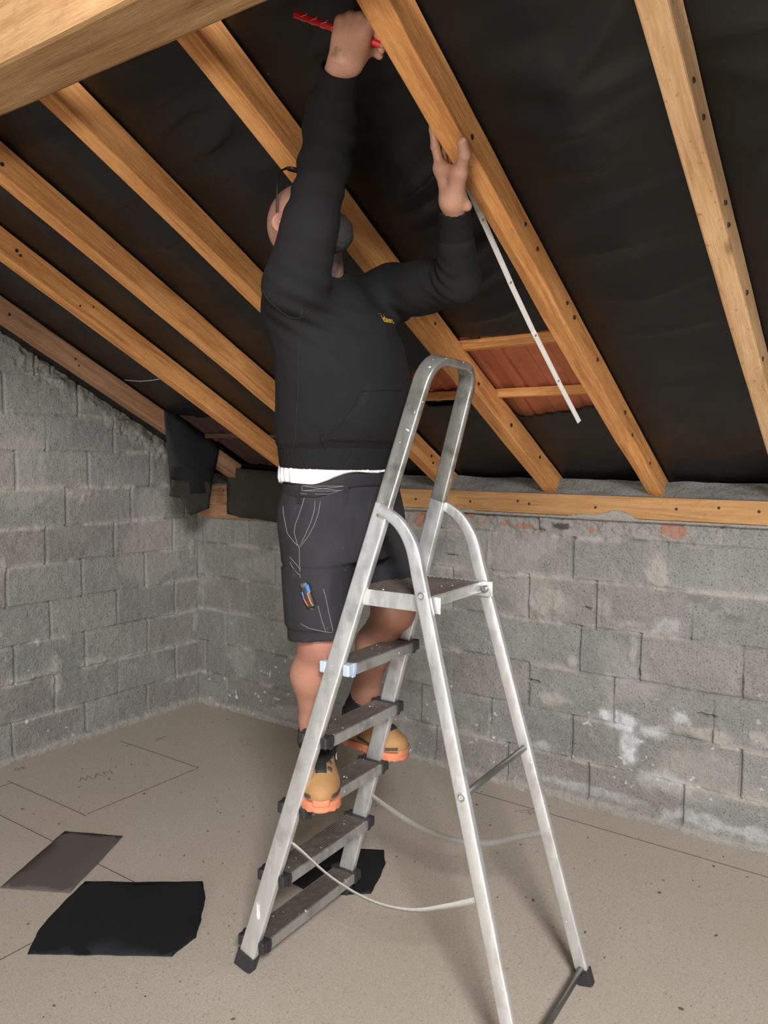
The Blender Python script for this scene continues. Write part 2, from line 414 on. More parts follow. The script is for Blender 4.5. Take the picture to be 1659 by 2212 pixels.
def block_wall(name, axis, u0, u1, v1, joints, bounds, patches, top=None, seed=3, step=0.005, plane=0.0):
    """axis 'x': wall in the plane y=plane facing -y, u = x.   axis 'y': wall in the plane x=plane facing +x, u = y."""
    nu = int((u1-u0)/step)+1; nv = int(v1/step)+1
    u, v = np.meshgrid(np.linspace(u0, u1, nu), np.linspace(0, v1, nv))
    if top is not None:
        v = np.minimum(v, top(u))
    wav = 0.006*fbm(u*5, v*5, 0, seed+50, 3)
    vv = v + wav
    k = np.clip(np.searchsorted(np.array(bounds), vv.ravel(), side='right').reshape(vv.shape)-1, 0, len(bounds)-1)
    bz = np.array(list(bounds)+[bounds[-1]+0.2])
    d0 = np.abs(vv-bz[k]); d1 = np.abs(vv-bz[k+1])
    dh = np.minimum(np.where(k > 0, d0, 9), d1)
    dv = np.full(u.shape, 9.0); tone = np.zeros(u.shape)
    uu = u + 0.005*fbm(u*6, v*9, 0, seed+77, 3)
    for kk in range(len(bounds)):
        J = sorted(joints.get(kk, []))
        while J and J[0]-0.4 > u0: J.insert(0, J[0]-0.405)
        while J and J[-1]+0.4 < u1: J.append(J[-1]+0.405)
        m = k == kk
        J = np.array(J if J else [u0, u1])
        idx = np.searchsorted(J, uu[m])
        lo = J[np.clip(idx-1, 0, len(J)-1)]; hi = J[np.clip(idx, 0, len(J)-1)]
        dv[m] = np.minimum(np.abs(uu[m]-lo), np.abs(uu[m]-hi))
        rs = np.random.RandomState(seed*100+kk); T = rs.rand(len(J)+1)
        tone[m] = T[idx]
    nz = fbm(u*9, v*9, 0, seed, 4); nz2 = fbm(u*30, v*30, 0, seed+5, 4); nz3 = fbm(u*3, v*3, 0, seed+9, 3)
    hm = sstep(-0.25, 0.15, nz)                              # where the bed joint is open
    vm = sstep(-0.35, -0.05, fbm(u*4, v*4, 0, seed+21, 3))   # where the perpend is open
    h = 0.0035*nz2 + 0.004*nz3
    h += -0.016*np.exp(-(dh/0.0042)**2)*(0.2+0.8*hm)
    h += -0.030*np.exp(-(dv/0.0046)**2)*(0.12+0.88*vm)
    smear = np.maximum(np.exp(-(dh/0.014)**2), 0.35*np.exp(-(dv/0.012)**2)*(1-vm))
    mort = np.clip(smear*sstep(-0.1, 0.35, fbm(u*5, v*7, 0, seed+31, 4)+0.18*(1-hm))*0.9, 0, 1)
    h += 0.006*mort
    big = sstep(0.22, 0.42, fbm(u*2.6, v*3.2, 0, seed+41, 4))
    mort = np.clip(mort + 0.45*big, 0, 1)
    white = sstep(0.47, 0.55, fbm(u*42, v*42, 0, seed+61, 2))*sstep(0.9, 0.15, v)*sstep(-0.05, 0.25, fbm(u*3, v*3, 0, seed+62, 2)+0.10)*0.85
    brick = np.zeros(u.shape); soot_shade = np.zeros(u.shape)
    edge = 0.75*fbm(u*11, v*11, 0, seed+71, 5)+0.35*fbm(u*45, v*45, 0, seed+72, 3)
    for kind, pu, pv, ru, rv, amt in patches:
        r = np.sqrt(((u-pu)/ru)**2+((v-pv)/rv)**2)+edge
        m = sstep(1.15, 0.45, r)*amt*(1 if kind != 'mort' else 0.8)
        if kind == 'mort': mort = np.maximum(mort, m); h += 0.007*m*(1+nz2)
        elif kind == 'white': white = np.maximum(white, m*(0.55+0.6*sstep(-0.3, 0.3, nz2)).clip(0, 1))
        elif kind == 'brick': brick = np.maximum(brick, sstep(0.4, 0.6, m)); mort *= 1-brick
        elif kind == 'soot_shade': soot_shade = np.maximum(soot_shade, m*sstep(-0.1, 0.2, nz2))
        elif kind == 'hole': h -= 0.03*m
        elif kind == 'rough': h += m*(0.012*nz+0.014*nz2); mort = np.maximum(mort, 0.35*m); tone = tone*(1-m*0.6)
    fil = sstep(0.055, 0.03, v+0.02*nz)                      # mortar fillet along the floor
    h = h*(1-fil)+fil*(0.02+0.006*nz2-0.25*np.clip(0.012-v, 0, 1)); mort = np.maximum(mort*(1-fil), fil*0.6); tone = tone*(1-fil*0.5)
    if axis == 'x': V = np.stack([u, plane-h, v], -1)
    else: V = np.stack([plane+h, u, v], -1)
    F = grid(nu, nv)
    if axis == 'y': F = F[:, ::-1]
    return V.reshape(-1, 3), F, dict(tone=tone.ravel(), mort=mort.ravel(), white=white.ravel(), brick=brick.ravel(), soot_shade=soot_shade.ravel())

BJ = {0: [0.26, 1.768, 2.171, 2.572, 2.984], 1: [0.469, 1.672, 2.075, 2.488, 3.202], 2: [0.251, 1.861, 2.271, 2.676, 3.09],
      3: [0.452, 2.051, 2.514, 2.785, 3.196], 4: [0.248, 0.654, 1.853, 2.26, 2.583, 2.99], 5: [0.444, 2.061, 2.473, 2.887], 6: [0.3, 1.5, 2.3, 2.62, 3.1]}
BP = [('brick', 2.905, 1.283, .075, .035, 1), ('brick', 2.555, 1.255, .022, .022, 1), ('brick', 2.229, 1.256, .05, .014, 1), ('brick', 1.676, 1.25, .06, .045, 1),
      ('brick', 1.954, 1.292, .05, .014, 1), ('brick', 2.02, 1.262, .018, .02, 1), ('brick', 2.13, 1.262, .02, .012, 1), ('white', 2.759, .33, .055, .12, .95), ('white', 2.71, .42, .11, .045, .8), ('white', 2.86, .40, .10, .035, .45),
      ('white', 2.97, .49, .07, .03, .5), ('white', 2.60, .08, .30, .025, .3), ('white', 3.1, .07, .3, .035, .35), ('white', 2.9, .2, .16, .05, .25),
      ('white', 2.9, .88, .09, .05, .3), ('mort', 2.411, .46, .09, .035, 1), ('mort', 2.859, 1.10, .05, .09, .9), ('mort', 2.36, .93, .11, .08, .9),
      ('mort', 2.482, .65, .04, .03, .9), ('mort', 3.082, .44, .14, .03, .9), ('mort', 2.14, 1.02, .09, .018, .8), ('mort', 2.05, 1.12, .014, .09, .8),
      ('mort', 3.27, .46, .08, .04, .9), ('mort', 2.72, .86, .10, .03, .7), ('mort', 2.76, .74, .03, .09, .9), ('mort', 1.95, .95, .05, .08, .5), ('soot_shade', 2.456, 1.265, .07, .016, .9),
      ('hole', 2.783, .652, .012, .02, 1), ('hole', 2.545, .905, .03, .007, 1), ('hole', 3.06, .52, .06, .006, 1), ('rough', 2.5, 1.27, 1.2, .06, 1), ('rough', 0.6, 1.27, .8, .05, .8),
      ('hole', 2.3, .53, .04, .006, 1), ('hole', 2.3, 1.24, .03, .006, .7), ('mort', 1.85, 1.2, .05, .06, .6), ('hole', 1.84, 1.09, .05, .008, .9),
      ('mort', 2.61, .92, .05, .06, .6), ('white', 2.35, .24, .06, .03, .35), ('soot_shade', 3.15, .95, .12, .05, .35), ('soot_shade', 3.0, 1.0, .1, .03, .3)]
V1, F1, A1 = block_wall('wall_back', 'x', -0.02, 4.3, 1.40, BJ, [0, .205, .405, .612, .822, 1.03, 1.22], BP, seed=3)
# plain far part of the same wall, beyond the frame, and the mortar between the rafter feet
def add_box_arrays(V, F, A, lo, hi, tone=0.5, mort=0.0):
    n = len(V)
    c = np.array([[x, y, z] for z in (lo[2], hi[2]) for y in (lo[1], hi[1]) for x in (lo[0], hi[0])], float)
    q = np.array([(0, 2, 3, 1), (4, 5, 7, 6), (0, 1, 5, 4), (2, 6, 7, 3), (0, 4, 6, 2), (1, 3, 7, 5)])+n
    for k in A: A[k] = np.concatenate([A[k], np.full(8, {'tone': tone, 'mort': mort}.get(k, 0.0))])
    return np.concatenate([V, c]), np.concatenate([F, q]), A
V1, F1, A1 = add_box_arrays(V1, F1, A1, (4.3, 0.0, 0), (XR, 0.25, 1.46))
V1, F1, A1 = add_box_arrays(V1, F1, A1, (-0.25, 0.06, 0), (4.3, 0.25, 1.46))
# mortar bed above the wall plate: a rough strip leaning back
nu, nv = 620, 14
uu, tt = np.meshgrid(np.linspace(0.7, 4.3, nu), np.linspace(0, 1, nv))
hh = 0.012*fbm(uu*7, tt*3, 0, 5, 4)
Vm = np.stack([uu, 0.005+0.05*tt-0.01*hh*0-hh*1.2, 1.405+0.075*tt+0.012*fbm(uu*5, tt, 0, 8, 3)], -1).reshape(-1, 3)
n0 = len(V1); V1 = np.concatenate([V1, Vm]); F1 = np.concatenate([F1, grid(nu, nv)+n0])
for k in A1: A1[k] = np.concatenate([A1[k], np.full(nu*nv, {'tone': 0.0, 'mort': 0.0, 'soot_shade': 0.25}.get(k, 0.0))])  # mortar colour darkened to stand in for shade under the membrane
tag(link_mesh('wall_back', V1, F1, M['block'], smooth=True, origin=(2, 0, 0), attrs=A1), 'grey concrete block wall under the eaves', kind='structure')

LJ = {0: [-1.238, -.817, -.4], 1: [-.182, -.601, -1.0], 2: [-.392, -.809, -1.219], 3: [-.183, -.6, -1.014], 4: [-.402, -.821, -1.25], 5: [-.193, -.611, -1.034],
      6: [-.494, -.91, -.1], 7: [-.356, -.772, -1.186], 8: [-.606, -1.017], 9: [-.826, -1.24], 10: [-1.071, -.66], 11: [-.9], 12: [-1.1]}
LP_ = [('mort', -1.28, 1.02, .035, .10, .9), ('mort', -.99, .35, .05, .12, .9), ('mort', -.75, .42, .10, .04, .8), ('mort', -1.1, .42, .14, .03, .7), ('mort', -.83, 1.36, .12, .05, .7),
       ('mort', -.72, 1.19, .12, .014, .9), ('mort', -.02, .55, .03, .12, .8), ('mort', -.62, 1.39, .07, .05, .5), ('mort', -.05, 1.0, .02, .08, .5), ('mort', -.3, 1.18, .09, .012, .9), ('mort', -1.1, 1.19, .12, .016, .9), ('mort', -1.45, 1.0, .08, .05, .7)]
ltop = lambda u: 1.424 - ROOF_SL*u + 0.125 + 0.01*fbm(u*9, 0*u, 0, 4, 3)
V2, F2, A2 = block_wall('wall_left', 'y', -2.6, 0.02, 2.85, LJ, [0, .2, .4, .597, .797, 1.0, 1.192, 1.39, 1.585, 1.775, 1.975, 2.17, 2.37, 2.57], LP_ +
    [('rough', -0.25-0.17*k, 1.424+ROOF_SL*(0.25+0.17*k)+0.07, .13, .075, 1) for k in range(9)], top=ltop, seed=11)
for lo, hi in (((-0.25, -4.55, 0), (0, -2.6, 2.72)), ((-0.25, YF, 0), (0, -5.85, 1.44)), ((-0.25, -5.85, 0), (0, -4.55, 0.9)), ((-0.25, -5.85, 2.1), (0, -4.55, 2.2)), ((-0.25, -2.6, 0), (-0.03, 0.25, 1.45))):
    V2, F2, A2 = add_box_arrays(V2, F2, A2, lo, hi)
def add_tri(V, F, A, pts, x0, x1):
    n = len(V); m = len(pts)
    c = np.array([[x, y, z] for x in (x0, x1) for y, z in pts], float)
    fs = [list(range(n, n+m)), list(range(n+m, n+2*m))[::-1]]+[[n+k, n+(k+1) % m, n+m+(k+1) % m, n+m+k] for k in range(m)]
    for k in A: A[k] = np.concatenate([A[k], np.full(2*m, 0.5 if k == 'tone' else 0.0)])
    return np.concatenate([V, c]), F+fs, A
F2 = [tuple(f) for f in F2.tolist()]
V2, F2, A2 = add_tri(V2, F2, A2, [(-2.6, 2.72), (-2.6, 2.85), (RIDGE, 3.36), (-4.55, 2.86), (-4.55, 2.72)], -0.25, 0)
V2, F2, A2 = add_tri(V2, F2, A2, [(-4.55, 2.2), (-4.55, 2.86), (-5.85, 2.2)], -0.25, 0)
tag(link_mesh('wall_left', V2, F2, M['block'], smooth=True, origin=(0, -1, 0), attrs=A2), 'grey concrete block gable wall', kind='structure')
for nm, boxes, tri in (('wall_right', [((XR, -4.1, 0), (XR+.25, 0.25, 1.5)), ((XR, YF, 0), (XR+.25, -5.7, 1.5)), ((XR, -5.7, 0), (XR+.25, -4.1, 1.05)), ((XR, -5.7, 2.35), (XR+.25, -4.1, 2.45))],
                        [[(0.25, 1.5), (RIDGE, 3.36), (-4.1, 3.08), (-4.1, 1.5)], [(-4.1, 2.45), (-4.1, 3.08), (-5.33, 2.45)]]),
                       ('wall_front', [((-0.25, YF-0.2, 0), (3.0, YF, 1.46)), ((5.4, YF-0.2, 0), (XR+.25, YF, 1.46)), ((3.0, YF-0.2, 0), (5.4, YF, .28)), ((3.0, YF-0.2, 1.32), (5.4, YF, 1.46))], [])):  # low gap in the front wall is made up for the added eaves fill
    V, F, A = np.zeros((0, 3)), np.zeros((0, 4), int), {k: np.zeros(0) for k in ('tone', 'mort', 'white', 'brick', 'soot_shade')}
    for lo, hi in boxes: V, F, A = add_box_arrays(V, F, A, lo, hi)
    F = [tuple(f) for f in F.tolist()]
    for t in tri: V, F, A = add_tri(V, F, A, t, XR, XR+.25)
    tag(link_mesh(nm, V, F, M['block'], attrs=A), 'grey concrete block wall behind the camera', kind='structure')

# roof membrane: the ceiling, with the two torn openings
HOLE1 = [(2.02, -.51), (2.05, -.72), (2.30, -.83), (2.352, -.895), (2.45, -.89), (2.55, -.90), (2.66, -.892), (2.79, -.895), (2.785, -.50), (2.70, -.455), (2.55, -.43), (2.40, -.395), (2.30, -.42), (2.25, -.50)]
HOLE2 = [(0.385, -.50), (0.82, -.46), (0.82, 0.03), (0.20, 0.03), (0.385, -.14)]
def inside(px, py, poly):
    c = np.zeros(px.shape, bool); j = len(poly)-1
    for i in range(len(poly)):
        xi, yi = poly[i]; xj, yj = poly[j]
        m = ((yi > py) != (yj > py)) & (px < (xj-xi)*(py-yi)/(yj-yi+1e-12)+xi)
        c ^= m; j = i
    return c
st = 0.0125
nu = int(4.6/st)+1; nv = int(3.9/st)+1
X, Y = np.meshgrid(np.linspace(-0.1, 4.5, nu), np.linspace(-3.75, 0.14, nv))
RX = [0.336, 0.862, 1.315, 1.805, 2.353, 2.825, 3.335, 3.83]
dr = np.min([np.abs(X-r) for r in RX], axis=0)
sag = np.clip(dr/0.24, 0, 1)
Yt = Y + 0.16*X + 0.05*fbm(X*2.2, Y*2.2, 0, 2, 3)
wr = fbm(X*1.6, Yt*9.0, 0, 12, 3)
rid = (1-np.abs(fbm(X*1.9+3, Yt*6.5, 0, 33, 2)*2.2)).clip(0, 1)**3
amp = sstep(-0.7, -1.6, Y)*0.8+0.2
h = -(0.030*wr+0.034*rid)*sag*amp*(0.6+0.4*sstep(1.8, 2.6, X)) + 0.004*fbm(X*5, Y*5, 0, 44, 3)*sag
h -= 0.010*sag
Z = 1.424+0.113-ROOF_SL*Y+h
V = np.stack([X, Y, Z], -1).reshape(-1, 3)
F = grid(nu, nv)[:, ::-1]
cx = V[F].mean(1)
wob = 0.012*fbm(cx[:, 0]*16, cx[:, 1]*16, 0, 3, 3)
m = inside(cx[:, 0]+wob, cx[:, 1]+wob, HOLE1) | inside(cx[:, 0]+wob, cx[:, 1]+wob, HOLE2)
F = F[~m]
ceil_parts = V, F
ceil = link_mesh('ceiling', V, F, M['membrane'], smooth=True, origin=(2, -1.8, 2.3))
so = ceil.modifiers.new('thickness', 'SOLIDIFY'); so.thickness = 0.0012
tag(ceil, 'black wrinkled roofing membrane stretched behind the rafters', kind='structure')
mb = MB()
fz = lambda y: 3.46-(3.46-1.45)*(-3.72-y)/(-3.72-(YF-.3))
for x0, x1, y0, y1 in ((-.3, 4.2, -3.72, YF-.3), (5.7, XR+.3, -3.72, YF-.3), (4.2, 5.7, -3.72, -3.85), (4.2, 5.7, -5.1, YF-.3)):   # leaving the roof window open
    mb.add([(x0, y0, fz(y0)), (x1, y0, fz(y0)), (x1, y1, fz(y1)), (x0, y1, fz(y1))], [(0, 1, 2, 3)])
mb.add([(4.45, -3.75, 3.46), (XR+.3, -3.75, 3.46), (XR+.3, 0.2, 1.43), (4.45, 0.2, 1.43)], [(0, 1, 2, 3)])
mb.add([(-.28, -3.75, 1.424+.24+ROOF_SL*3.75), (4.6, -3.75, 1.424+.24+ROOF_SL*3.75), (4.6, .30, 1.424+.24-ROOF_SL*.30), (-.28, .30, 1.424+.24-ROOF_SL*.30)], [(0, 1, 2, 3)])
mb.add([(-.28, .28, 1.3), (4.6, .28, 1.3), (4.6, .28, 1.56), (-.28, .28, 1.56)], [(0, 1, 2, 3)])
mb.add([(-.27, .30, 1.30), (-.27, .30, 1.52), (-.27, -3.75, 3.61), (-.27, -3.75, 2.9)], [(0, 1, 2, 3)])
rf = mb.build('ceiling_rear', M['membrane'])
so = rf.modifiers.new('thickness', 'SOLIDIFY'); so.thickness = 0.02
tag(rf, 'black roofing membrane of the other roof slope', kind='structure')

# ------------------------------------------------------------------ timber
def beam_obj(name, p0, p1, wd, dp, mat, rough=0.002, seed=0, bev=0.004, seg=60, wane=None):
    """square timber from p0 to p1 (centre of the LOWER face), width wd level, depth dp upwards at right angles. Local x runs along it."""
    p0, p1 = Vector(p0), Vector(p1)
    L = (p1-p0).length; ex = (p1-p0).normalized(); ey = Vector((0, 0, 1)).cross(ex).normalized(); ez = ex.cross(ey)
    prof = []
    per = rrect(wd, dp, bev, 2)
    # subdivide long edges
    for i in range(len(per)):
        a, b = per[i], per[(i+1) % len(per)]
        d = math.hypot(b[0]-a[0], b[1]-a[1]); n = max(1, int(d/0.02))
        prof += [(a[0]+(b[0]-a[0])*k/n, a[1]+(b[1]-a[1])*k/n) for k in range(n)]
    n = len(prof); P = np.array(prof)
    xs = np.linspace(0, L, seg+1)
    Vv = np.zeros((seg+1, n, 3))
    for i, x in enumerate(xs):
        q = P.copy()
        nn = fbm(np.full(n, x*4.0), q[:, 0]*12, q[:, 1]*12, seed, 3)
        ln = np.hypot(q[:, 0], q[:, 1])[:, None]
        q = q*(1+rough*nn[:, None]/ln)
        q[:, 0] += 0.004*math.sin(x*1.7+seed); q[:, 1] += 0.002*math.sin(x*2.3+seed*2)
        if wane: q = wane(x, q)
        Vv[i, :, 0] = x; Vv[i, :, 1] = q[:, 0]; Vv[i, :, 2] = q[:, 1]+dp/2
    i = np.arange((seg+1)*n).reshape(seg+1, n); j = np.roll(i, -1, 1)
    Fq = [tuple(f) for f in np.stack([i[:-1], j[:-1], j[1:], i[1:]], -1).reshape(-1, 4).tolist()]
    Fq += [tuple(range(n))[::-1], tuple(((seg)*n+np.arange(n)).tolist())]
    me = bpy.data.meshes.new(name); me.from_pydata(Vv.reshape(-1, 3).tolist(), [], Fq); me.update()
    me.polygons.foreach_set('use_smooth', [True]*len(me.polygons))
    bm = bmesh.new(); bm.from_mesh(me); bmesh.ops.recalc_face_normals(bm, faces=bm.faces[:])
    for e in bm.edges:
        if len(e.link_faces) == 2 and e.calc_face_angle(0) > 0.3: e.smooth = False
    bm.to_mesh(me); bm.free()
    me.materials.append(mat)
    o = bpy.data.objects.new(name, me); COL.objects.link(o)
    o.matrix_world = Matrix(((ex.x, ey.x, ez.x, p0.x), (ex.y, ey.y, ez.y, p0.y), (ex.z, ey.z, ez.z, p0.z), (0, 0, 0, 1)))
    return o
def local_screw(parent, x, y, z, axis, r=0.004, name='screw', mat=None):
    """small screw head in the local frame of a timber; axis 'y' side face, 'z' lower face"""
    mb = MB()
    d = {'y': Vector((0, 1, 0)), '-y': Vector((0, -1, 0)), '-z': Vector((0, 0, -1))}[axis]
    c = Vector((x, y, z))
    mb.tube([c-d*0.006, c+d*0.0008, c+d*0.0016], [r, r, r*0.7], 8)
    me = bpy.data.meshes.new(name); me.from_pydata([tuple(v) for v in mb.v], [], mb.f); me.update(); me.materials.append(mat or M['screw'])
    o = bpy.data.objects.new(name, me); COL.objects.link(o); o.parent = parent
    return o
ey_r = lambda: None
RAFT = [
    # x of the lower face: left, right, upper y, lower y, label, material
    (0.300, 0.366, -2.33, -0.02, 'weathered brown rafter closest to the left block gable wall', 'wood_dull'),
    (0.832, 0.894, -2.33, 0.06, 'rafter second from the left gable wall, passing over the dark opening in the far corner', 'wood'),
    (1.285, 1.347, -2.33, 0.06, 'rafter third from the left gable wall, disappearing behind the back of the person', 'wood'),
    (1.774, 1.836, -2.33, 0.06, 'rafter fourth from the left gable wall, its lower end beside the ladder hoop', 'wood'),
    (2.322, 2.384, -2.60, 0.06, 'rafter behind the raised forearm, crossing the opening with the red tiles', 'wood'),
    (2.793, 2.857, -2.60, 0.06, 'rafter gripped by both hands of the person', 'wood'),
    (3.305, 3.362, -2.60, 0.06, 'pale steep rafter at the right edge, beyond the gripped one', 'wood_worn'),
]
UPV = Vector((0, -1, ROOF_SL)).normalized()
for i, (xl, xr, yu, yl, lab, mt) in enumerate(RAFT):
    xc = (xl+xr)/2
    wane = None
    if i == 5:
        def wane(x, q):                         # waney right edge with dips, and a notch near the upper end
            k = (q[:, 1] < -0.02) & (q[:, 0] < 0)
            q = q.copy()
            a = 0.010*max(0, math.sin(x*5.2+0.9))+0.005*math.sin(x*13)
            sel = (q[:, 1] < -0.005)
            edge = np.clip((-0.012-q[:, 0])/0.02, 0, 1)*np.clip((-0.005-q[:, 1])/0.03, 0, 1)
            q[:, 1] += edge*max(0, a)*1.3
            edge2 = np.clip((q[:, 0]-0.012)/0.02, 0, 1)*np.clip((-0.005-q[:, 1])/0.03, 0, 1)
            q[:, 1] += edge2*0.010*max(0, math.sin(x*4.1+2.5))
            return q
    o = beam_obj('rafter', (xc, yu, roof_z(yu)), (xc, yl, roof_z(yl)), xr-xl, 0.092, M[mt], 0.0025, i*7+1, 0.0035 if i != 6 else 0.006, 90, wane)
    tag(o, lab, 'rafter', 'roof rafters')
    # local y points to +x or -x ?  find the side that faces +x
    sgn = 1 if (o.matrix_world.to_3x3() @ Vector((0, 1, 0))).x > 0 else -1
    L = (Vector((xc, yu, roof_z(yu)))-Vector((xc, yl, roof_z(yl)))).length
    rs = random.Random(i*3+2)
    for s in np.arange(0.35, L-0.05, 0.335):
        for dd in ((0.0,) if rs.random() < 0.45 else (0.0, 0.07)):
            local_screw(o, float(s)+dd+rs.uniform(-.03, .03), sgn*((xr-xl)/2-0.0005), 0.035+rs.uniform(-.012, .025), 'y' if sgn > 0 else '-y', 0.0055+rs.uniform(0, .002), 'nail')
pb = beam_obj('roof_beam', (-0.2, -2.355, 2.39), (4.6, -2.355, 2.39), 0.15, 0.21, M['wood_pale'], 0.004, 90, 0.012, 120)
tag(pb, 'big pale sawn beam crossing below the rafters at the top left', 'beam')
wp = MB()
nseg = 60
for k in range(1): wp.box((0.70, -0.022, 1.318), (4.3, 0.03, 1.412), 0.003)
wpo = wp.build('wall_plate', M['plate_wood'])
tag(wpo, 'long orange timber plank screwed along the top of the right block wall', 'plank')
for k, (x, z) in enumerate(((1.646, 1.361), (1.959, 1.361), (2.209, 1.373), (2.267, 1.362), (2.581, 1.359), (2.924, 1.367), (3.089, 1.379), (3.237, 1.371), (3.6, 1.365))):
    c = MB().tube([(x, -0.016, z), (x, -0.0232, z), (x, -0.0245, z)], [0.0062, 0.0062, 0.004], 10)
    c.build('screw', M['screw'], wpo)
# mortar smeared over the lower edge of the plank
nu, nv = 300, 12
uu, tt = np.meshgrid(np.linspace(1.55, 3.4, nu), np.linspace(0, 1, nv))
hgt = np.clip(0.004+0.035*sstep(-0.05, 0.45, fbm(uu*2.6, 0*uu, 0, 14, 4)), 0.004, 0.06)
Vm = np.stack([uu, -0.024-0.004*np.sin(tt*math.pi)-0.002*fbm(uu*30, tt*5, 0, 3, 2), 1.305+tt*(0.008+hgt)], -1).reshape(-1, 3)
mo = link_mesh('mortar_smear', Vm, grid(nu, nv), M['block'], wpo, True, attrs=dict(tone=np.full(nu*nv, .3), mort=np.full(nu*nv, .5), white=np.zeros(nu*nv), brick=np.zeros(nu*nv), soot_shade=np.zeros(nu*nv)))
so = mo.modifiers.new('thickness', 'SOLIDIFY'); so.thickness = 0.004; so.offset = -1
bo = MB().box((0.036, -0.024, 1.192), (0.70, 0.03, 1.394), 0.002).build('wall_board', M['wood_dull'])
tag(bo, 'short reddish board fixed on the wall in the far left corner', 'board')
for x, z in ((0.06, 1.345), (0.262, 1.36)):
    MB().tube([(x, -0.018, z), (x, -0.0252, z)], [0.005, 0.005], 8).build('screw', M['screw'], bo)

# battens and tiles seen through the openings
for yb, xa, lab in ((-0.845, 2.345, 'upper roof batten across the torn opening, under the membrane edge'), (-0.55, 2.03, 'lower roof batten across the torn opening, below the red tiles')):
    o = beam_obj('roof_batten', (xa, yb, roof_z(yb, 0.100)), (2.80, yb-0.006, roof_z(yb-0.006, 0.100)), 0.048, 0.034, M['wood'], 0.004, int(-yb*100), 0.003, 40)
    tag(o, lab, 'batten', 'battens in the torn opening')
ob = beam_obj('roof_batten', (0.24, -0.27, roof_z(-0.27, 0.107)), (0.95, -0.27, roof_z(-0.27, 0.107)), 0.035, 0.028, M['dark_wood'], 0.004, 5, 0.003, 20)
tag(ob, 'dark roof batten in the opening above the far left corner', 'batten')
def roof_tile(x0, x1, ya, yb, lab, group, mat, off=0.137):
    # a flat clay tile: long raised ribs up the slope, a nib at the upper end, a lip at the lower end
    w_ = x1-x0; mb = MB()
    prof = [(0, 0), (0.02, -0.012), (0.045, -0.012), (0.055, 0), (0.40*w_, 0.004), (0.45*w_, -0.007), (0.52*w_, -0.007), (0.57*w_, 0.004), (w_-0.05, 0), (w_-0.04, -0.010), (w_-0.012, -0.010), (w_-0.001, 0),
            (w_-0.001, 0.014), (0, 0.014)]
    mb.prism(prof, lambda u, v, y: (x0+u, y, roof_z(y, off)+v), ya, yb)
    for a in (0.25, 0.75):
        mb.box((x0+a*w_-0.02, yb-0.03, roof_z(yb-0.03, off)-0.022), (x0+a*w_+0.02, yb-0.008, roof_z(yb-0.03, off)+0.004), 0.003)
    mb.box((x0, ya, roof_z(ya, off)-0.008), (x1-0.001, ya+0.02, roof_z(ya, off)+0.006), 0.003)
    return tag(mb.build('roof_tile', mat), lab, 'tile', group)
G = 'clay tiles in the torn opening'
for x0, x1, lab in ((1.80, 2.03, 'red clay roof tile at the left end of the torn opening, upper row'), (2.03, 2.26, 'red clay roof tile right behind the ladder hoop, upper row'),
                    (2.26, 2.49, 'red clay roof tile just right of the rafter crossing the torn opening, upper row'), (2.49, 2.72, 'red clay roof tile behind the white folding rule, upper row'), (2.72, 2.95, 'red clay roof tile behind the gripped rafter, upper row')):
    roof_tile(x0, x1, -0.93, -0.50, lab, G, M['tile'])
for x0, x1, lab in ((2.20, 2.43, 'red clay roof tile below the lower batten, left of the folding rule tip'), (2.43, 2.66, 'red clay roof tile below the lower batten, at the folding rule tip'), (2.66, 2.89, 'red clay roof tile below the lower batten, next to the gripped rafter')):
    roof_tile(x0, x1, -0.56, -0.13, lab, G, M['tile'], 0.152)
M['tile_shaded'] = mat_plain('shaded_clay', (0.055, 0.025, 0.018), 0.85, 0, 0.4, 18, 0.4)  # clay darkened in colour to paint the shade inside the corner opening
for x0, x1, lab in ((0.36, 0.60, 'shade-darkened clay roof tile above the far left corner, beside the hanging flap'), (0.60, 0.84, 'shade-darkened clay roof tile above the far left corner, next to the second rafter')):
    roof_tile(x0, x1, -0.62, -0.2, lab, 'dark tiles above the far left corner', M['tile_shaded'])
    roof_tile(x0, x1, -0.26, 0.12, lab.replace('roof tile above', 'lower roof tile above'), 'dark tiles above the far left corner', M['tile_shaded'], 0.152)

# ------------------------------------------------------------------ loose membrane
def sheet(name, poly, mat, fn, th=0.002, wob=0.004, n=10, seed=1, inner=None):
    """flat torn sheet with a ragged outline; fn maps (u, v) to a point"""
    P = []
    for i in range(len(poly)):
        a, b = poly[i], poly[(i+1) % len(poly)]
        for k in range(n):
            t = k/n
            P.append((a[0]+(b[0]-a[0])*t, a[1]+(b[1]-a[1])*t))
    A = np.array(P)
    A = A + wob*np.stack([fbm(A[:, 0]*22, A[:, 1]*22, 0, seed, 3), fbm(A[:, 0]*22, A[:, 1]*22, 3.3, seed+4, 3)], -1)
    bm = bmesh.new()
    vs = [bm.verts.new((u, v, 0)) for u, v in A]
    f = bm.faces.new(vs)
    bmesh.ops.triangulate(bm, faces=[f])
    bmesh.ops.subdivide_edges(bm, edges=[e for e in bm.edges if e.calc_length() > 0.06], cuts=3, use_grid_fill=True)
    bmesh.ops.triangulate(bm, faces=bm.faces[:])
    bmesh.ops.recalc_face_normals(bm, faces=bm.faces[:])
    bm.verts.index_update()
    Vv = [fn(v.co.x, v.co.y) for v in bm.verts]; Ff = [[v.index for v in f.verts] for f in bm.faces]; bm.free()
    o = link_mesh(name, Vv, Ff, mat, smooth=True)
    so = o.modifiers.new('thickness', 'SOLIDIFY'); so.thickness = th; so.offset = 1
    return o
def onfloor(z0, amp, seed): return lambda u, v: (u, v, z0+amp*(0.5+0.5*float(fbm(np.array([u*6]), np.array([v*6]), 0, seed, 2)[0])))
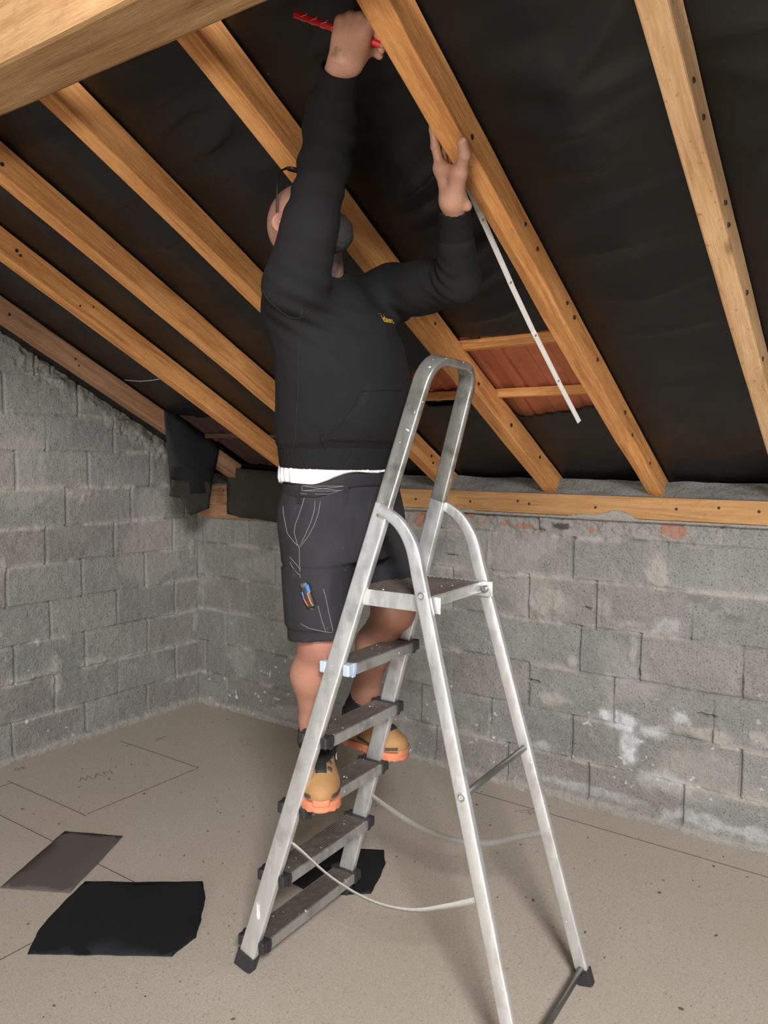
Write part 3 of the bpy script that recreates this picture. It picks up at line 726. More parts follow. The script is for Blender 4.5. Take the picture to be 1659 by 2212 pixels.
tag(sheet('membrane_offcut', [(1.09, -1.912), (0.985, -1.71), (0.889, -1.523), (1.12, -1.409), (1.22, -1.59), (1.32, -1.783)], M['felt_grey'], onfloor(0.0025, 0.004, 1), seed=5),
    'dark grey rectangular offcut lying on the floor at the left edge', 'offcut')
tag(sheet('membrane_offcut', [(1.531, -2.067), (1.44, -1.97), (1.372, -1.853), (1.307, -1.709), (1.456, -1.609), (1.653, -1.458), (1.75, -1.53), (1.831, -1.622), (1.89, -1.70), (1.905, -1.812), (1.72, -1.935)], M['felt'], onfloor(0.0055, 0.005, 2), wob=0.006, seed=9),
    'large black piece of membrane on the floor, left of the ladder foot', 'offcut')
tag(sheet('membrane_offcut', [(1.902, -1.267), (1.905, -1.10), (1.912, -0.953), (2.059, -0.87), (2.12, -0.95), (2.161, -1.04), (2.198, -1.155), (2.12, -1.22), (2.042, -1.279)], M['felt'], onfloor(0.0025, 0.004, 3), seed=13),
    'black piece of membrane on the floor behind the ladder steps', 'offcut')
wav = lambda u, v: 0.010*math.sin(u*14)+0.006*math.sin(u*31+v*9)
fo = tag(sheet('membrane_flap', [(-0.56, 1.825), (-0.36, 1.725), (-0.17, 1.625), (-0.215, 1.47), (-0.25, 1.36), (-0.53, 1.36), (-0.535, 1.55)], M['felt'], lambda u, v: (0.388+wav(u, v), u, v), seed=21),
    'black membrane strip hanging down in front of the lowest end of the leftmost rafter', 'flap')
def flap_end(u, v): return (0.375-0.10*(1.40-v)+wav(u, v), u, v)
f2 = sheet('flap_end', [(-0.53, 1.44), (-0.545, 1.35), (-0.47, 1.335), (-0.40, 1.235), (-0.26, 1.27), (-0.235, 1.42)], M['felt_green'], lambda u, v: (0.392-0.02*(1.42-v), u, v), seed=25)
f2.data.transform(Matrix.Translation(Vector(f2.location)-Vector(fo.location))); f2.location = (0, 0, 0); f2.parent = fo
tag(f2, 'faded ragged lower end')
tag(sheet('membrane_flap', [(0.302, 1.50), (0.303, 1.222), (0.42, 1.205), (0.60, 1.20), (0.80, 1.185), (1.05, 1.19), (1.05, 1.415), (0.82, 1.42), (0.81, 1.48)], M['felt_green'], lambda u, v: (u, -0.032+0.05*max(0, v-1.395)+0.004*math.sin(u*17), v), seed=31),
    'black membrane sheet hanging over the reddish board in the far left corner', 'flap')
# thin things on the roof
pts = []
for k in range(40):
    a = k/39*math.pi*2*2.6
    pts.append((2.385+0.019*math.cos(a)+0.004*math.sin(3*a), -1.9+0.008*math.sin(a*1.3), 2.632+0.030*math.sin(a)-0.001*k*0.3-0.004))
wl = MB().tube([(2.400, -1.89, roof_z(-1.89, 0.11)), (2.396, -1.895, 2.69), (2.395, -1.9, 2.635)]+pts, 0.0009, 6).build('wire_loop', M['wire'], smooth=True)
tag(wl, 'thin coiled wire dangling from the black membrane, left of the red pencil', 'wire')
pts = [(0.84-0.010*k, -0.86-0.028*k, 1.868+0.0006*k*k-0.002*k+0.02) for k in range(7)]
sw = MB().tube([(0.835, -0.955, 1.925), (0.80, -0.975, 1.918), (0.74, -1.0, 1.914), (0.67, -1.03, 1.921)], 0.0016, 6).build('loose_wire', M['wire'], smooth=True)
tag(sw, 'pale straight wire end sticking out from the second rafter', 'wire')
# crumbs on the floor: uncountable
cm = MB(); rs = random.Random(5)
SHEETS = [[(1.09, -1.912), (0.889, -1.523), (1.12, -1.409), (1.32, -1.783)], [(1.531, -2.067), (1.307, -1.709), (1.653, -1.458), (1.905, -1.812)], [(1.88, -1.28), (1.90, -0.94), (2.07, -.86), (2.21, -1.17)]]
n_ok = 0
while n_ok < 520:
    x = rs.uniform(0.2, 4.2); y = rs.uniform(-3.0, -0.1)
    if any(inside(np.array([x]), np.array([y]), q)[0] for q in SHEETS) or (2.0 < x < 3.15 and -1.82 < y < -1.08): continue
    s = rs.choice([0.002, 0.0025, 0.003, 0.003, 0.004, 0.006])*rs.uniform(0.7, 1.2); a = rs.uniform(0, 3.14); n_ok += 1
    q = rs.uniform(.3, .7)
    P = [(s*math.cos(t)*rs.uniform(.8, 1.25), s*q*math.sin(t)*rs.uniform(.8, 1.25)) for t in np.linspace(0, 2*math.pi, 8)[:-1]]
    cm.prism(P, lambda u, v, w_: (x+u*math.cos(a)-v*math.sin(a), y+u*math.sin(a)+v*math.cos(a), w_), 0.0, s*0.5)
tag(cm.build('wood_crumbs', M['chips'], origin=(2, -1.5, 0)), 'dark wood crumbs scattered over the chipboard floor', 'debris', kind='stuff')
# ------------------------------------------------------------------ the step ladder
LX0, LA, LYC, LW0, LB, LHX, LHB, LRW, LRB, LTH = 2.111, 0.301, -1.454, 0.512, 0.070, 0.909, 0.278, 0.489, 0.052, 0.042
def LP(x, y, z):                          # ladder frame (x forward from the front feet, y across, 0 in the middle) to the world
    c, s = math.cos(LTH), math.sin(LTH)
    dx, dy = x-LX0, y
    return Vector((LX0+c*dx-s*dy, LYC+s*dx+c*dy, z))
LM = Matrix.Translation((LX0, LYC, 0)) @ Matrix.Rotation(LTH, 4, 'Z') @ Matrix.Translation((-LX0, 0, 0))
lad = empty('step_ladder', (2.56, -1.45, 0))
tag(lad, 'tall aluminium step ladder with a hoop handle and platform, paint-spattered, the person on it', 'ladder')
NRM = LM.to_3x3() @ Vector((1, 0, -LA)).normalized()
fx = lambda z: LX0+LA*z
hy = lambda z: LW0/2-LB*z
# handle hoop with the upper part of both rails: one bent tube
ZT, RC, ZS = 1.838, 0.075, 1.44
pts = []
def hp(y, z): return LP(fx(z), y, z)
for k in range(9): z = ZS+(ZT-RC-ZS)*k/8; pts.append(hp(-hy(z), z))
yt = hy(ZT-RC)
for k in range(1, 9): a = math.pi/2*k/8; pts.append(hp(-yt+RC*(1-math.cos(a)), ZT-RC+RC*math.sin(a)))
for k in range(1, 5): pts.append(hp(-yt+RC+(2*yt-2*RC)*k/5, ZT))
for k in range(0, 9): a = math.pi/2*k/8; pts.append(hp(yt-RC+RC*math.sin(a), ZT-RC+RC*math.cos(a)))
for k in range(1, 9): z = ZT-RC+(ZS-ZT+RC)*k/8; pts.append(hp(hy(z), z))
hoop = auto_smooth(MB().sweep(pts, NRM, rrect(0.050, 0.0235, 0.006)).build('hoop_handle', M['alu_worn'], lad))
tag(hoop, 'worn bent hoop with the paint rubbed dark')
for s in (-1, 1):
    zs = [0.02, 0.3, 0.7, 1.1, ZS]
    profs = [rrect(0.060-0.009*z/1.5, 0.0235, 0.005) for z in zs]
    r = auto_smooth(MB().sweep([hp(s*hy(z), z) for z in zs], NRM, profs).build('front_rail', M['alu'], lad))
    f = MB().sweep([hp(s*hy(0.0), 0.004), hp(s*hy(.03), 0.03), hp(s*hy(.05), 0.052)], NRM, rrect(0.068, 0.032, 0.006)).build('rubber_foot', M['plastic'], r)
    z = 1.412
    c = hp(s*(hy(z)+0.0117), z)
    MB().tube([c-Vector((0, 0.002*s, 0)), c+Vector((0, 0.003*s, 0)), c+Vector((0, 0.004*s, 0))], [0.007, 0.007, 0.004], 12).build('rivet', M['alu_step'], r)
    if s < 0:                                # a white paint run low on the near rail
        c = hp(-(hy(.185)+.0118), .185)
        MB().ball(c, 1.0, 12, (.007, .0012, .017)).ball(c+Vector((-.004, 0, .024)), 1.0, 8, (.0022, .0008, .016)).ball(c+Vector((.003, 0, .022)), 1.0, 8, (.0018, .0008, .014)).build('paint_run', M['shirt_paint'], r, True)
# treads
def tread_profile(dp, th):
    top = []
    n = 9
    for k in range(n):
        x = -dp/2+0.006+(dp-0.012)*k/(n-1)
        top += [(x-0.0022, 0.0), (x-0.0012, 0.0022), (x+0.0012, 0.0022), (x+0.0022, 0.0)]
    return top
for k in range(5):
    z = 0.10+0.22*k
    dp, th = 0.094, 0.028
    xc = fx(z); hw = hy(z)-0.012
    st = MB()
    prof = [(-dp/2, 0), (-dp/2+.003, .002), (dp/2-.003, .002), (dp/2, 0), (dp/2, -th), (dp/2-.010, -th), (dp/2-.010, -.008), (-dp/2+.010, -.008), (-dp/2+.010, -th), (-dp/2, -th)]
    st.prism(prof, lambda u, v, t: LP(xc+u, t, z-0.004+v), -hw+.001, hw-.001)
    so = st.build('step', M['alu_step'], lad)
    tr = MB()
    tp = tread_profile(dp-.006, th); tp = tp+[(dp/2-.005, -0.0015), (-dp/2+.005, -0.0015)]
    tr.prism(tp, lambda u, v, t: LP(xc+u, t, z-0.0015+v), -hw+.010, hw-.010)
    tag(tr.build('tread', M['grime'], so), 'dark ribbed worn tread')
    for s in (-1, 1):
        cm_ = MB()
        y0, y1 = (hw-.012, hw+.0005) if s > 0 else (-hw-.0005, -hw+.012)
        cp = [(-dp/2-.006, .007), (-dp/2+.012, .004), (dp/2-.012, .004), (dp/2+.006, .007), (dp/2+.008, -.010), (dp/2+.003, -th-.006), (dp/2-.012, -th-.004), (dp/2-.014, -.012), (-dp/2+.014, -.012), (-dp/2+.012, -th-.004), (-dp/2-.003, -th-.006), (-dp/2-.008, -.010)]
        cm_.prism(cp, lambda u, v, t: LP(xc+u, t, z-0.002+v), y0, y1)
        # lugs reaching out past the rail on both sides of it
        for xs in (-1, 1):
            bx = xc+xs*(dp/2-.006)
            cm_.box((bx-.011, s*hy(z)-.013, z-.030), (bx+.011, s*hy(z)+.013, z+.004), .004, LM)
        tag(cm_.build('end_cap', M['cap_pale'] if (k == 4 and s < 0) else M['plastic'], so), 'pale bluish cap' if (k == 4 and s < 0) else None)
# platform
ZP = 1.20
px0, px1, ph = fx(ZP)-0.035, 2.695, hy(ZP)-0.013
plt = MB().box((px0, -ph, ZP-.034), (px1, ph, ZP-.003), .003, LM).build('platform', M['alu'], lad)
tr = MB(); n = 16
tp = []
for k in range(n):
    x = px0+.012+(px1-px0-.024)*k/(n-1)
    tp += [(x-.0035, 0), (x-.0022, .0025), (x+.0022, .0025), (x+.0035, 0)]
tp += [(px1-.004, -.002), (px0+.004, -.002)]
tr.prism(tp, lambda u, v, t: LP(u, t, ZP-.002+v), -ph+.004, ph-.004)
tag(tr.build('tread', M['grime'], plt), 'ribbed platform top, dark with old paint')
for s in (-1, 1):
    ys = s*(ph+.0035)
    b_ = MB().box((px0+.01, min(ys-.002, ys+.002), ZP-.045), (px1+.034, max(ys-.002, ys+.002), ZP+.001), .0015, LM)
    b_.build('bracket', M['alu'], plt)
    c = LM @ Vector((px1+.012, ys-s*.002, ZP-.022))
    MB().tube([c, c-Vector((0, s*.012, 0)), c-Vector((0, s*.014, 0))], [.011, .011, .007], 12).build('bolt', M['bar'], plt)
# rear frame
def rear_pts(s):
    P = []
    for z in (0.02, 0.3, 0.7, 1.0, 1.2, 1.26):
        P.append((LX0+LHX-LHB*z, s*(LRW/2-LRB*z), z))
    P += [(2.655, s*.177, 1.315), (2.634, s*.175, 1.358), (2.606, s*.174, 1.392), (2.572, s*.173, 1.415), (2.542, s*.172, 1.428)]
    return P
for s in (-1, 1):
    P = rear_pts(s)
    Q = [LP(*p_) for p_ in P]
    # smooth the path
    R = [Q[0]]
    for i in range(len(Q)-1):
        for t in (0.25, 0.5, 0.75, 1.0):
            p0, p1, p2, p3 = Q[max(i-1, 0)], Q[i], Q[i+1], Q[min(i+2, len(Q)-1)]
            if i < 4: R.append(p1.lerp(p2, t))
            else: R.append(0.5*((2*p1)+(p2-p0)*t+(2*p0-5*p1+4*p2-p3)*t*t+(3*p1-p0-3*p2+p3)*t**3))
    Ny = LM.to_3x3() @ Vector((0, 1, 0))
    profs = []
    for i, q in enumerate(R):
        profs.append(rrect(0.021, 0.040 if q.z < 1.3 else 0.040-0.010*(q.z-1.3)/.13, 0.005))
    leg = auto_smooth(MB().sweep(R, Ny, profs).build('rear_leg', M['alu'], lad), 40)
    dn = (Q[1]-Q[0]).normalized()
    MB().sweep([Q[0]-dn*0.016, Q[0]+dn*0.012, Q[0]+dn*0.03], Ny, rrect(0.029, 0.050, 0.006)).build('rubber_foot', M['plastic'], leg)
    for zb in (0.70, 1.205, 0.05):
        c = LP(LX0+LHX-LHB*zb, s*(LRW/2-LRB*zb+0.0107), zb)
        n_ = Ny*s
        mb = MB(); seg = 16
        ex = Vector((1, 0, 0)); ez = Vector((0, 0, 1))
        V = []
        for rr, dd in ((.0125, -.001), (.0125, .0022), (.009, .0022), (.009, -.004)):
            V += [c+n_*dd+ex*rr*math.cos(2*math.pi*k/seg)+ez*rr*math.sin(2*math.pi*k/seg) for k in range(seg)]
        F = [(r*seg+k, r*seg+(k+1) % seg, (r+1)*seg+(k+1) % seg, (r+1)*seg+k) for r in range(3) for k in range(seg)]
        mb.add(V, F); mb.build('tube_rim', M['alu_step'], leg)
        MB().add([c+n_*.0008+ex*.009*math.cos(2*math.pi*k/seg)+ez*.009*math.sin(2*math.pi*k/seg) for k in range(seg)]+[c-n_*.004], [(k, (k+1) % seg, seg) for k in range(seg)]).build('tube_hole', M['plastic'], leg)
for zb, rad in ((0.70, 0.0095), (0.05, 0.0105)):
    h_ = LRW/2-LRB*zb-.010
    x = LX0+LHX-LHB*zb
    cb = MB().tube([LP(x, -h_, zb), LP(x, 0, zb), LP(x, h_, zb)], rad, 14).build('cross_bar', M['bar'], lad, True)
# webbing straps
def strap(P, ends, mat, nm):
    Q = [Vector(p_) for p_ in P]; R = []
    for i in range(len(Q)-1):
        for t in (0, .2, .4, .6, .8):
            p0, p1, p2, p3 = Q[max(i-1, 0)], Q[i], Q[i+1], Q[min(i+2, len(Q)-1)]
            R.append(0.5*((2*p1)+(p2-p0)*t+(2*p0-5*p1+4*p2-p3)*t*t+(3*p1-p0-3*p2+p3)*t**3))
    R.append(Q[-1])
    n = len(R)
    N = [Vector((0.35*math.sin(i/n*5+1.2)*0.9, 1, 0.75*math.sin(math.pi*i/n)*ends)).normalized() for i in range(n)]
    o = MB().sweep(R, N, [(-.0008, -.0095), (.0008, -.0095), (.0008, .0095), (-.0008, .0095)]).build('strap', mat, lad, True)
    return o
s1 = strap([(2.245, -1.655, .420), (2.30, -1.654, .404), (2.42, -1.652, .356), (2.56, -1.65, .334), (2.69, -1.648, .352), (2.80, -1.645, .400), (2.892, -1.642, .448)], 0.9, M['strap'], 'n')
tag(s1, 'pale webbing strap on the near side')
s2 = strap([(2.222, -1.222, .416), (2.30, -1.222, .384), (2.42, -1.220, .350), (2.56, -1.218, .338), (2.69, -1.216, .362), (2.79, -1.213, .408), (2.884, -1.208, .450)], -0.7, M['strap_old'], 'f')
tag(s2, 'greyer webbing strap on the far side')
for c, d in (((2.232, -1.222, .414), (0.3, -1, 0)), ((2.884, -1.198, .450), (0, -1, 0)), ((2.892, -1.642, .448), (0, 1, 0)), ((2.247, -1.655, .419), (0, 1, 0))):
    c = Vector(c); d = Vector(d).normalized()
    MB().tube([c-d*.004, c+d*.004, c+d*.0055], [.006, .006, .003], 10).build('rivet', M['alu'], s1 if c.y < -1.5 else s2)
# ------------------------------------------------------------------ smooth solids for the person: distance fields and their surface
def surface(f, lo, hi, h, relax=2):
    lo = np.array(lo, float); hi = np.array(hi, float)
    n = np.ceil((hi-lo)/h).astype(int)+1
    ax = [lo[i]+h*np.arange(n[i]) for i in range(3)]
    D = np.empty(n, np.float32)
    for a in range(0, n[0], 24):
        X, Y, Z = np.meshgrid(ax[0][a:a+24], ax[1], ax[2], indexing='ij')
        D[a:a+24] = f(X.ravel(), Y.ravel(), Z.ravel()).reshape(X.shape)
    S = D < 0
    c = np.zeros(tuple(n-1), np.int8)
    for i in (0, 1):
        for j in (0, 1):
            for k in (0, 1): c += S[i:n[0]-1+i, j:n[1]-1+j, k:n[2]-1+k]
    act = (c > 0) & (c < 8)
    idx = np.full(act.shape, -1); cells = np.argwhere(act); idx[act] = np.arange(len(cells))
    P = np.zeros((len(cells), 3)); W = np.zeros(len(cells))
    corners = [(i, j, k) for i in (0, 1) for j in (0, 1) for k in (0, 1)]
    for a in corners:
        for b in corners:
            if sum(b) == sum(a)+1 and sum(abs(b[i]-a[i]) for i in range(3)) == 1:
                da = D[cells[:, 0]+a[0], cells[:, 1]+a[1], cells[:, 2]+a[2]]; db = D[cells[:, 0]+b[0], cells[:, 1]+b[1], cells[:, 2]+b[2]]
                m = (da < 0) != (db < 0)
                t = np.where(m, da/np.where(m, da-db, 1), 0)
                q = np.array(a)[None]+t[:, None]*(np.array(b)-np.array(a))[None]
                P += q*m[:, None]; W += m
    P = lo+(cells+P/W[:, None])*h
    F = []
    for d in range(3):
        u, v = (d+1) % 3, (d+2) % 3
        sl0 = [slice(1, n[i]-1) for i in range(3)]; sl1 = list(sl0)
        sl0[d] = slice(0, n[d]-1); sl1[d] = slice(1, n[d])
        A, B = S[tuple(sl0)], S[tuple(sl1)]
        e = np.argwhere(A != B)
        flip = A[A != B]
        base = e.copy()
        base[:, u] += 1; base[:, v] += 1
        def cell(du, dv):
            q = base.copy(); q[:, u] -= du; q[:, v] -= dv
            return idx[q[:, 0], q[:, 1], q[:, 2]]
        quad = np.stack([cell(1, 1), cell(0, 1), cell(0, 0), cell(1, 0)], -1)
        quad = np.where(flip[:, None], quad, quad[:, ::-1])
        F.append(quad)
    F = np.concatenate(F); F = F[(F >= 0).all(1)]
    e_ = h*0.5
    for _ in range(relax):                      # settle the points on the zero level
        g = np.stack([f(P[:, 0]+e_*(k == 0), P[:, 1]+e_*(k == 1), P[:, 2]+e_*(k == 2))-f(P[:, 0]-e_*(k == 0), P[:, 1]-e_*(k == 1), P[:, 2]-e_*(k == 2)) for k in range(3)], -1)/(2*e_)
        g2 = (g**2).sum(1)
        step = np.clip(f(P[:, 0], P[:, 1], P[:, 2])/np.maximum(g2, 0.2), -h*.4, h*.4)
        P = P-g*step[:, None]*0.8
    return P, F
def smin(a, b, k):
    h = np.clip(0.5+0.5*(b-a)/k, 0, 1)
    return b+(a-b)*h-k*h*(1-h)
def smax(a, b, k): return -smin(-a, -b, k)
def cone(x, y, z, a, b, ra, rb):
    """capsule with the radius running from ra to rb"""
    a = np.array(a, float); b = np.array(b, float); d = b-a; L2 = (d*d).sum()
    t = np.clip(((x-a[0])*d[0]+(y-a[1])*d[1]+(z-a[2])*d[2])/L2, 0, 1)
    return np.sqrt((x-a[0]-t*d[0])**2+(y-a[1]-t*d[1])**2+(z-a[2]-t*d[2])**2)-(ra+(rb-ra)*t)
def chain(x, y, z, pts, rad, k=0.01):
    d = None
    for i in range(len(pts)-1):
        c = cone(x, y, z, pts[i], pts[i+1], rad[i], rad[i+1])
        d = c if d is None else smin(d, c, k)
    return d
def ell(x, y, z, c, r, R=None):
    """ellipsoid; R = three row axes"""
    dx, dy, dz = x-c[0], y-c[1], z-c[2]
    if R is not None:
        dx, dy, dz = (R[0][0]*dx+R[0][1]*dy+R[0][2]*dz, R[1][0]*dx+R[1][1]*dy+R[1][2]*dz, R[2][0]*dx+R[2][1]*dy+R[2][2]*dz)
    k0 = np.sqrt((dx/r[0])**2+(dy/r[1])**2+(dz/r[2])**2)
    k1 = np.sqrt((dx/r[0]**2)**2+(dy/r[1]**2)**2+(dz/r[2]**2)**2)+1e-9
    return k0*(k0-1)/k1
def loft(x, y, z, keys):
    """upright body of ellipses: rows z, cx, cy, a, b"""
    K = np.array(keys)
    cx, cy, a, b = [np.interp(z, K[:, 0], K[:, i]) for i in (1, 2, 3, 4)]
    r = np.sqrt(((x-cx)/a)**2+((y-cy)/b)**2)
    return (r-1)*np.minimum(a, b)*0.9

# joints
SHR, ELR, WRR = (2.409, -1.796, 2.013), (2.561, -1.866, 2.272), (2.692, -1.978, 2.402)     # right arm, raised to the marking hand
SHL, ELL, WRL = (2.440, -1.405, 2.058), (2.710, -1.482, 2.048), (2.788, -1.640, 2.192)     # left arm, bent up to the gripping hand
HIPR, KNR, ANR = (2.305, -1.575, 1.42), (2.322, -1.590, 1.03), (2.212, -1.490, 0.665)
HIPL, KNL, ANL = (2.330, -1.385, 1.42), (2.395, -1.315, 1.085), (2.160, -1.182, 0.675)
def vn(a): a = np.array(a, float); return a/np.linalg.norm(a)
_ps, _ti = math.radians(-9), math.radians(42)
HF = np.array((math.cos(_ps)*math.cos(_ti), math.sin(_ps)*math.cos(_ti), math.sin(_ti)))       # where the face points
HU = np.array((-math.cos(_ps)*math.sin(_ti), -math.sin(_ps)*math.sin(_ti), math.cos(_ti)))     # crown
HR = np.cross(HF, HU)                           # the person's right
HC = np.array((2.393, -1.740, 2.177))
def hl(r, f, u): return HC+HR*r+HF*f+HU*u
RH = (HR, HF, HU)
person = empty('person', (2.27, -1.45, 0.54))
tag(person, 'person in black hoodie and dark shorts standing on the ladder, both arms raised', 'person')

def skin_mat():
    t = NT('skin', 0.5, 0, 0.4)
    n = t.noise(t.vec(), 22, 4); n2 = t.noise(t.vec(), 190, 3)
    c = t.mix(n, (0.38, 0.19, 0.125), (0.49, 0.27, 0.185))
    c = t.mix(t.ramp(n2, [(0.35, (0.3,)*3), (0.5, (0, 0, 0))]), c, (0.36, 0.16, 0.11))
    c = t.mix(t.attr('ink'), c, (0.05, 0.055, 0.06))
    c = t.mix(t.attr('stubble'), c, (0.16, 0.115, 0.095))
    c = t.mix(t.attr('flush'), c, (0.25, 0.10, 0.068))
    c = t.mix(t.attr('nail'), c, (0.66, 0.43, 0.36))
    t.color(c); t.b.inputs['Subsurface Weight'].default_value = 0.08
    t.b.inputs['Subsurface Radius'].default_value = (0.012, 0.005, 0.003)
    t.bump(n2, 0.15, 0.001)
    return t.m
M['skin'] = skin_mat()
def cloth_mat(name, c, fade, rough=0.9, stain=0.0):
    t = NT(name, rough, 0, 0.2)
    n = t.noise(t.vec(), 420, 2); b = t.noise(t.vec(), 7, 4)
    col = t.mix(t.ramp(b, [(0.4, (0, 0, 0)), (0.75, (0.6,)*3)]), c, fade)
    if stain:
        s_ = t.noise(t.vec((1, 1, 1)), 26, 4, 0.7)
        col = t.mix(t.ramp(s_, [(0.66, (0, 0, 0)), (0.74, (stain,)*3)]), col, (0.25, 0.235, 0.21))
    t.color(col); t.b.inputs['Sheen Weight'].default_value = 0.0
    t.bump(n, 0.12, 0.001)
    return t.m
M['hoodie'] = cloth_mat('black_sweatshirt', (0.0082, 0.0080, 0.0083), (0.0120, 0.0118, 0.0121))
M['rib'] = cloth_mat('black_rib', (0.0075, 0.0073, 0.0076), (0.0098, 0.0095, 0.0098))
M['shorts'] = cloth_mat('dark_work_cloth', (0.020, 0.0195, 0.0215), (0.031, 0.030, 0.032), 0.8, 0.35)
M['belt'] = cloth_mat('dark_webbing', (0.016, 0.0155, 0.017), (0.026, 0.025, 0.026), 0.8)
M['stitch'] = mat_plain('grey_thread', (0.20, 0.195, 0.20), 0.8)
M['seam_cloth'] = mat_plain('black_seam', (0.006, 0.006, 0.0065), 0.9)
M['shirt'] = mat_plain('white_cotton', (0.72, 0.70, 0.72), 0.85, 0, 0.05, 200, 0.1)
M['sock'] = mat_plain('black_sock', (0.010, 0.010, 0.011), 0.95, 0, 0.2, 200, 0.2)
M['nubuck'] = mat_plain('tan_nubuck', (0.35, 0.185, 0.072), 0.8, 0, 0.16, 35, 0.12)
M['sole'] = mat_plain('orange_sole', (0.56, 0.19, 0.10), 0.7, 0, 0.12, 30)
M['shoe_black'] = mat_plain('black_textile', (0.014, 0.014, 0.014), 0.8, 0, 0.2, 200, 0.1)
M['shoe_brown'] = mat_plain('brown_trim', (0.062, 0.045, 0.034), 0.7)
M['beard'] = mat_plain('dark_beard', (0.012, 0.009, 0.008), 0.9, 0, 0.5, 150, 0.6)
M['yellow'] = mat_plain('yellow_print', (0.62, 0.36, 0.03), 0.7)
M['white_print'] = mat_plain('white_print', (0.75, 0.74, 0.72), 0.7)
M['red'] = mat_plain('red_lacquer', (0.55, 0.012, 0.018), 0.35, 0, 0.08)
M['gold'] = mat_plain('gold_print', (0.62, 0.42, 0.2), 0.5)
M['tool_blue'] = mat_plain('blue_plastic', (0.03, 0.12, 0.32), 0.4)
M['tool_orange'] = mat_plain('orange_plastic', (0.85, 0.17, 0.035), 0.4)
M['rule'] = mat_plain('white_rule', (0.72, 0.70, 0.67), 0.5, 0, 0.06)
M['frame'] = mat_plain('black_frames', (0.012, 0.012, 0.013), 0.25)

# ---------------- body: legs, trunk, arms, neck and head; finer hands and head are joined into the same mesh
def body_f(x, y, z):
    d = loft(x, y, z, [(1.30, 2.30, -1.48, .10, .14), (1.42, 2.30, -1.48, .128, .18), (1.55, 2.305, -1.50, .125, .17), (1.80, 2.345, -1.55, .135, .165), (1.96, 2.345, -1.60, .12, .175), (2.03, 2.335, -1.615, .085, .12), (2.08, 2.33, -1.625, .05, .06)])
    d = np.maximum(d, np.maximum(1.33-z, z-2.08))
    for hip, kn, an, sg in ((HIPR, KNR, ANR, -1), (HIPL, KNL, ANL, 1)):
        hip, kn, an = (np.array(v) for v in (hip, kn, an))
        calf = kn+(an-kn)*0.33+np.array((-0.022, 0.0, 0.0)); low = kn+(an-kn)*0.78
        leg = chain(x, y, z, [hip, kn], [.098, .063], .02)
        leg = smin(leg, chain(x, y, z, [kn, calf, low, an], [.060, .061, .043, .041], .035), .03)
        leg = smin(leg, ell(x, y, z, kn+np.array((.020, 0.0, .0)), (.046, .046, .055)), .03)
        leg = smin(leg, cone(x, y, z, an, an+np.array((0, 0, -.06)), .040, .038), .02)
        d = smin(d, leg, .03)
    for sh, el, wr in ((SHR, ELR, WRR), (SHL, ELL, WRL)):
        w_ = tuple(np.array(el)*.35+np.array(wr)*.65)
        d = smin(d, chain(x, y, z, [(2.345, -1.605, 1.99), sh, el, w_], [.06, .054, .042, .033], .02), .04)
    nk = cone(x, y, z, (2.350, -1.625, 2.04), hl(0, .012, -.06), .068, .060)
    d = smin(d, nk, .03)
    d = smin(d, ell(x, y, z, HC, (.060, .075, .085), RH), .02)
    return d
Pb, Fb = surface(body_f, (2.02, -2.03, 0.58), (2.88, -1.10, 2.36), 0.0095)
def head_f(x, y, z):
    X, Y, Z = x-HC[0], y-HC[1], z-HC[2]
    r = HR[0]*X+HR[1]*Y+HR[2]*Z; f = HF[0]*X+HF[1]*Y+HF[2]*Z; u = HU[0]*X+HU[1]*Y+HU[2]*Z
    q = lambda c, s: ell(r, f, u, c, s)
    d = q((0, -.008, .038), (.077, .098, .088))
    d = smin(d, q((0, .035, -.035), (.058, .060, .075)), .035)
    d = smin(d, q((0, .066, -.088), (.036, .030, .030)), .035)         # chin
    for s in (-1, 1):
        d = smin(d, q((s*.043, .0, -.055), (.022, .045, .04)), .03)     # jaw angle
        d = smin(d, q((s*.042, .062, -.006), (.024, .024, .020)), .02)  # cheekbone
        d = smax(d, -q((s*.031, .102, .012), (.017, .018, .011)), .012) # eye socket
        d = smin(d, q((s*.031, .079, .012), (.012, .012, .0105)), .003) # eye
        d = smin(d, cone(r, f, u, (s*.014, .094, .032), (s*.048, .080, .034), .008, .006), .01)
    d = smin(d, cone(r, f, u, (0, .094, .022), (0, .117, -.022), .009, .012), .012)  # nose
    for s in (-1, 1): d = smin(d, q((s*.012, .106, -.025), (.008, .010, .008)), .006)
    d = smin(d, q((0, .096, -.050), (.024, .010, .006)), .006)          # lips
    d = smin(d, q((0, .094, -.060), (.021, .010, .006)), .005)
    for s in (-1, 1):                                                   # ears: rim, hollow, lobe
        er, ef, eu = r-s*.078, f+.006, u+.004
        ea = (er*s*0.92+ef*0.38); eb = (-er*s*0.38+ef*0.92)
        disc = np.sqrt((np.sqrt((eb/.8)**2+(eu/1.12)**2)-.0235)**2+(ea-.010)**2)-.0052
        cup = ell(ea, eb, eu, (.002, 0, 0), (.010, .021, .030))
        cup = smax(cup, -ell(ea, eb, eu, (.013, .003, -.001), (.010, .012, .018)), .004)
        anti = np.sqrt((np.sqrt((eb/.8)**2+(eu/1.15)**2)-.0135)**2+(ea-.009)**2)-.0035
        lobe = ell(ea, eb, eu, (.007, .006, -.030), (.006, .009, .011))
        ear = smin(smin(smin(disc, cup, .004), anti, .003), lobe, .006)
        d = smin(d, ear, .005)
    return d
lo = HC-.165; hi = HC+.165
Ph, Fh = surface(head_f, lo, hi, 0.0032)
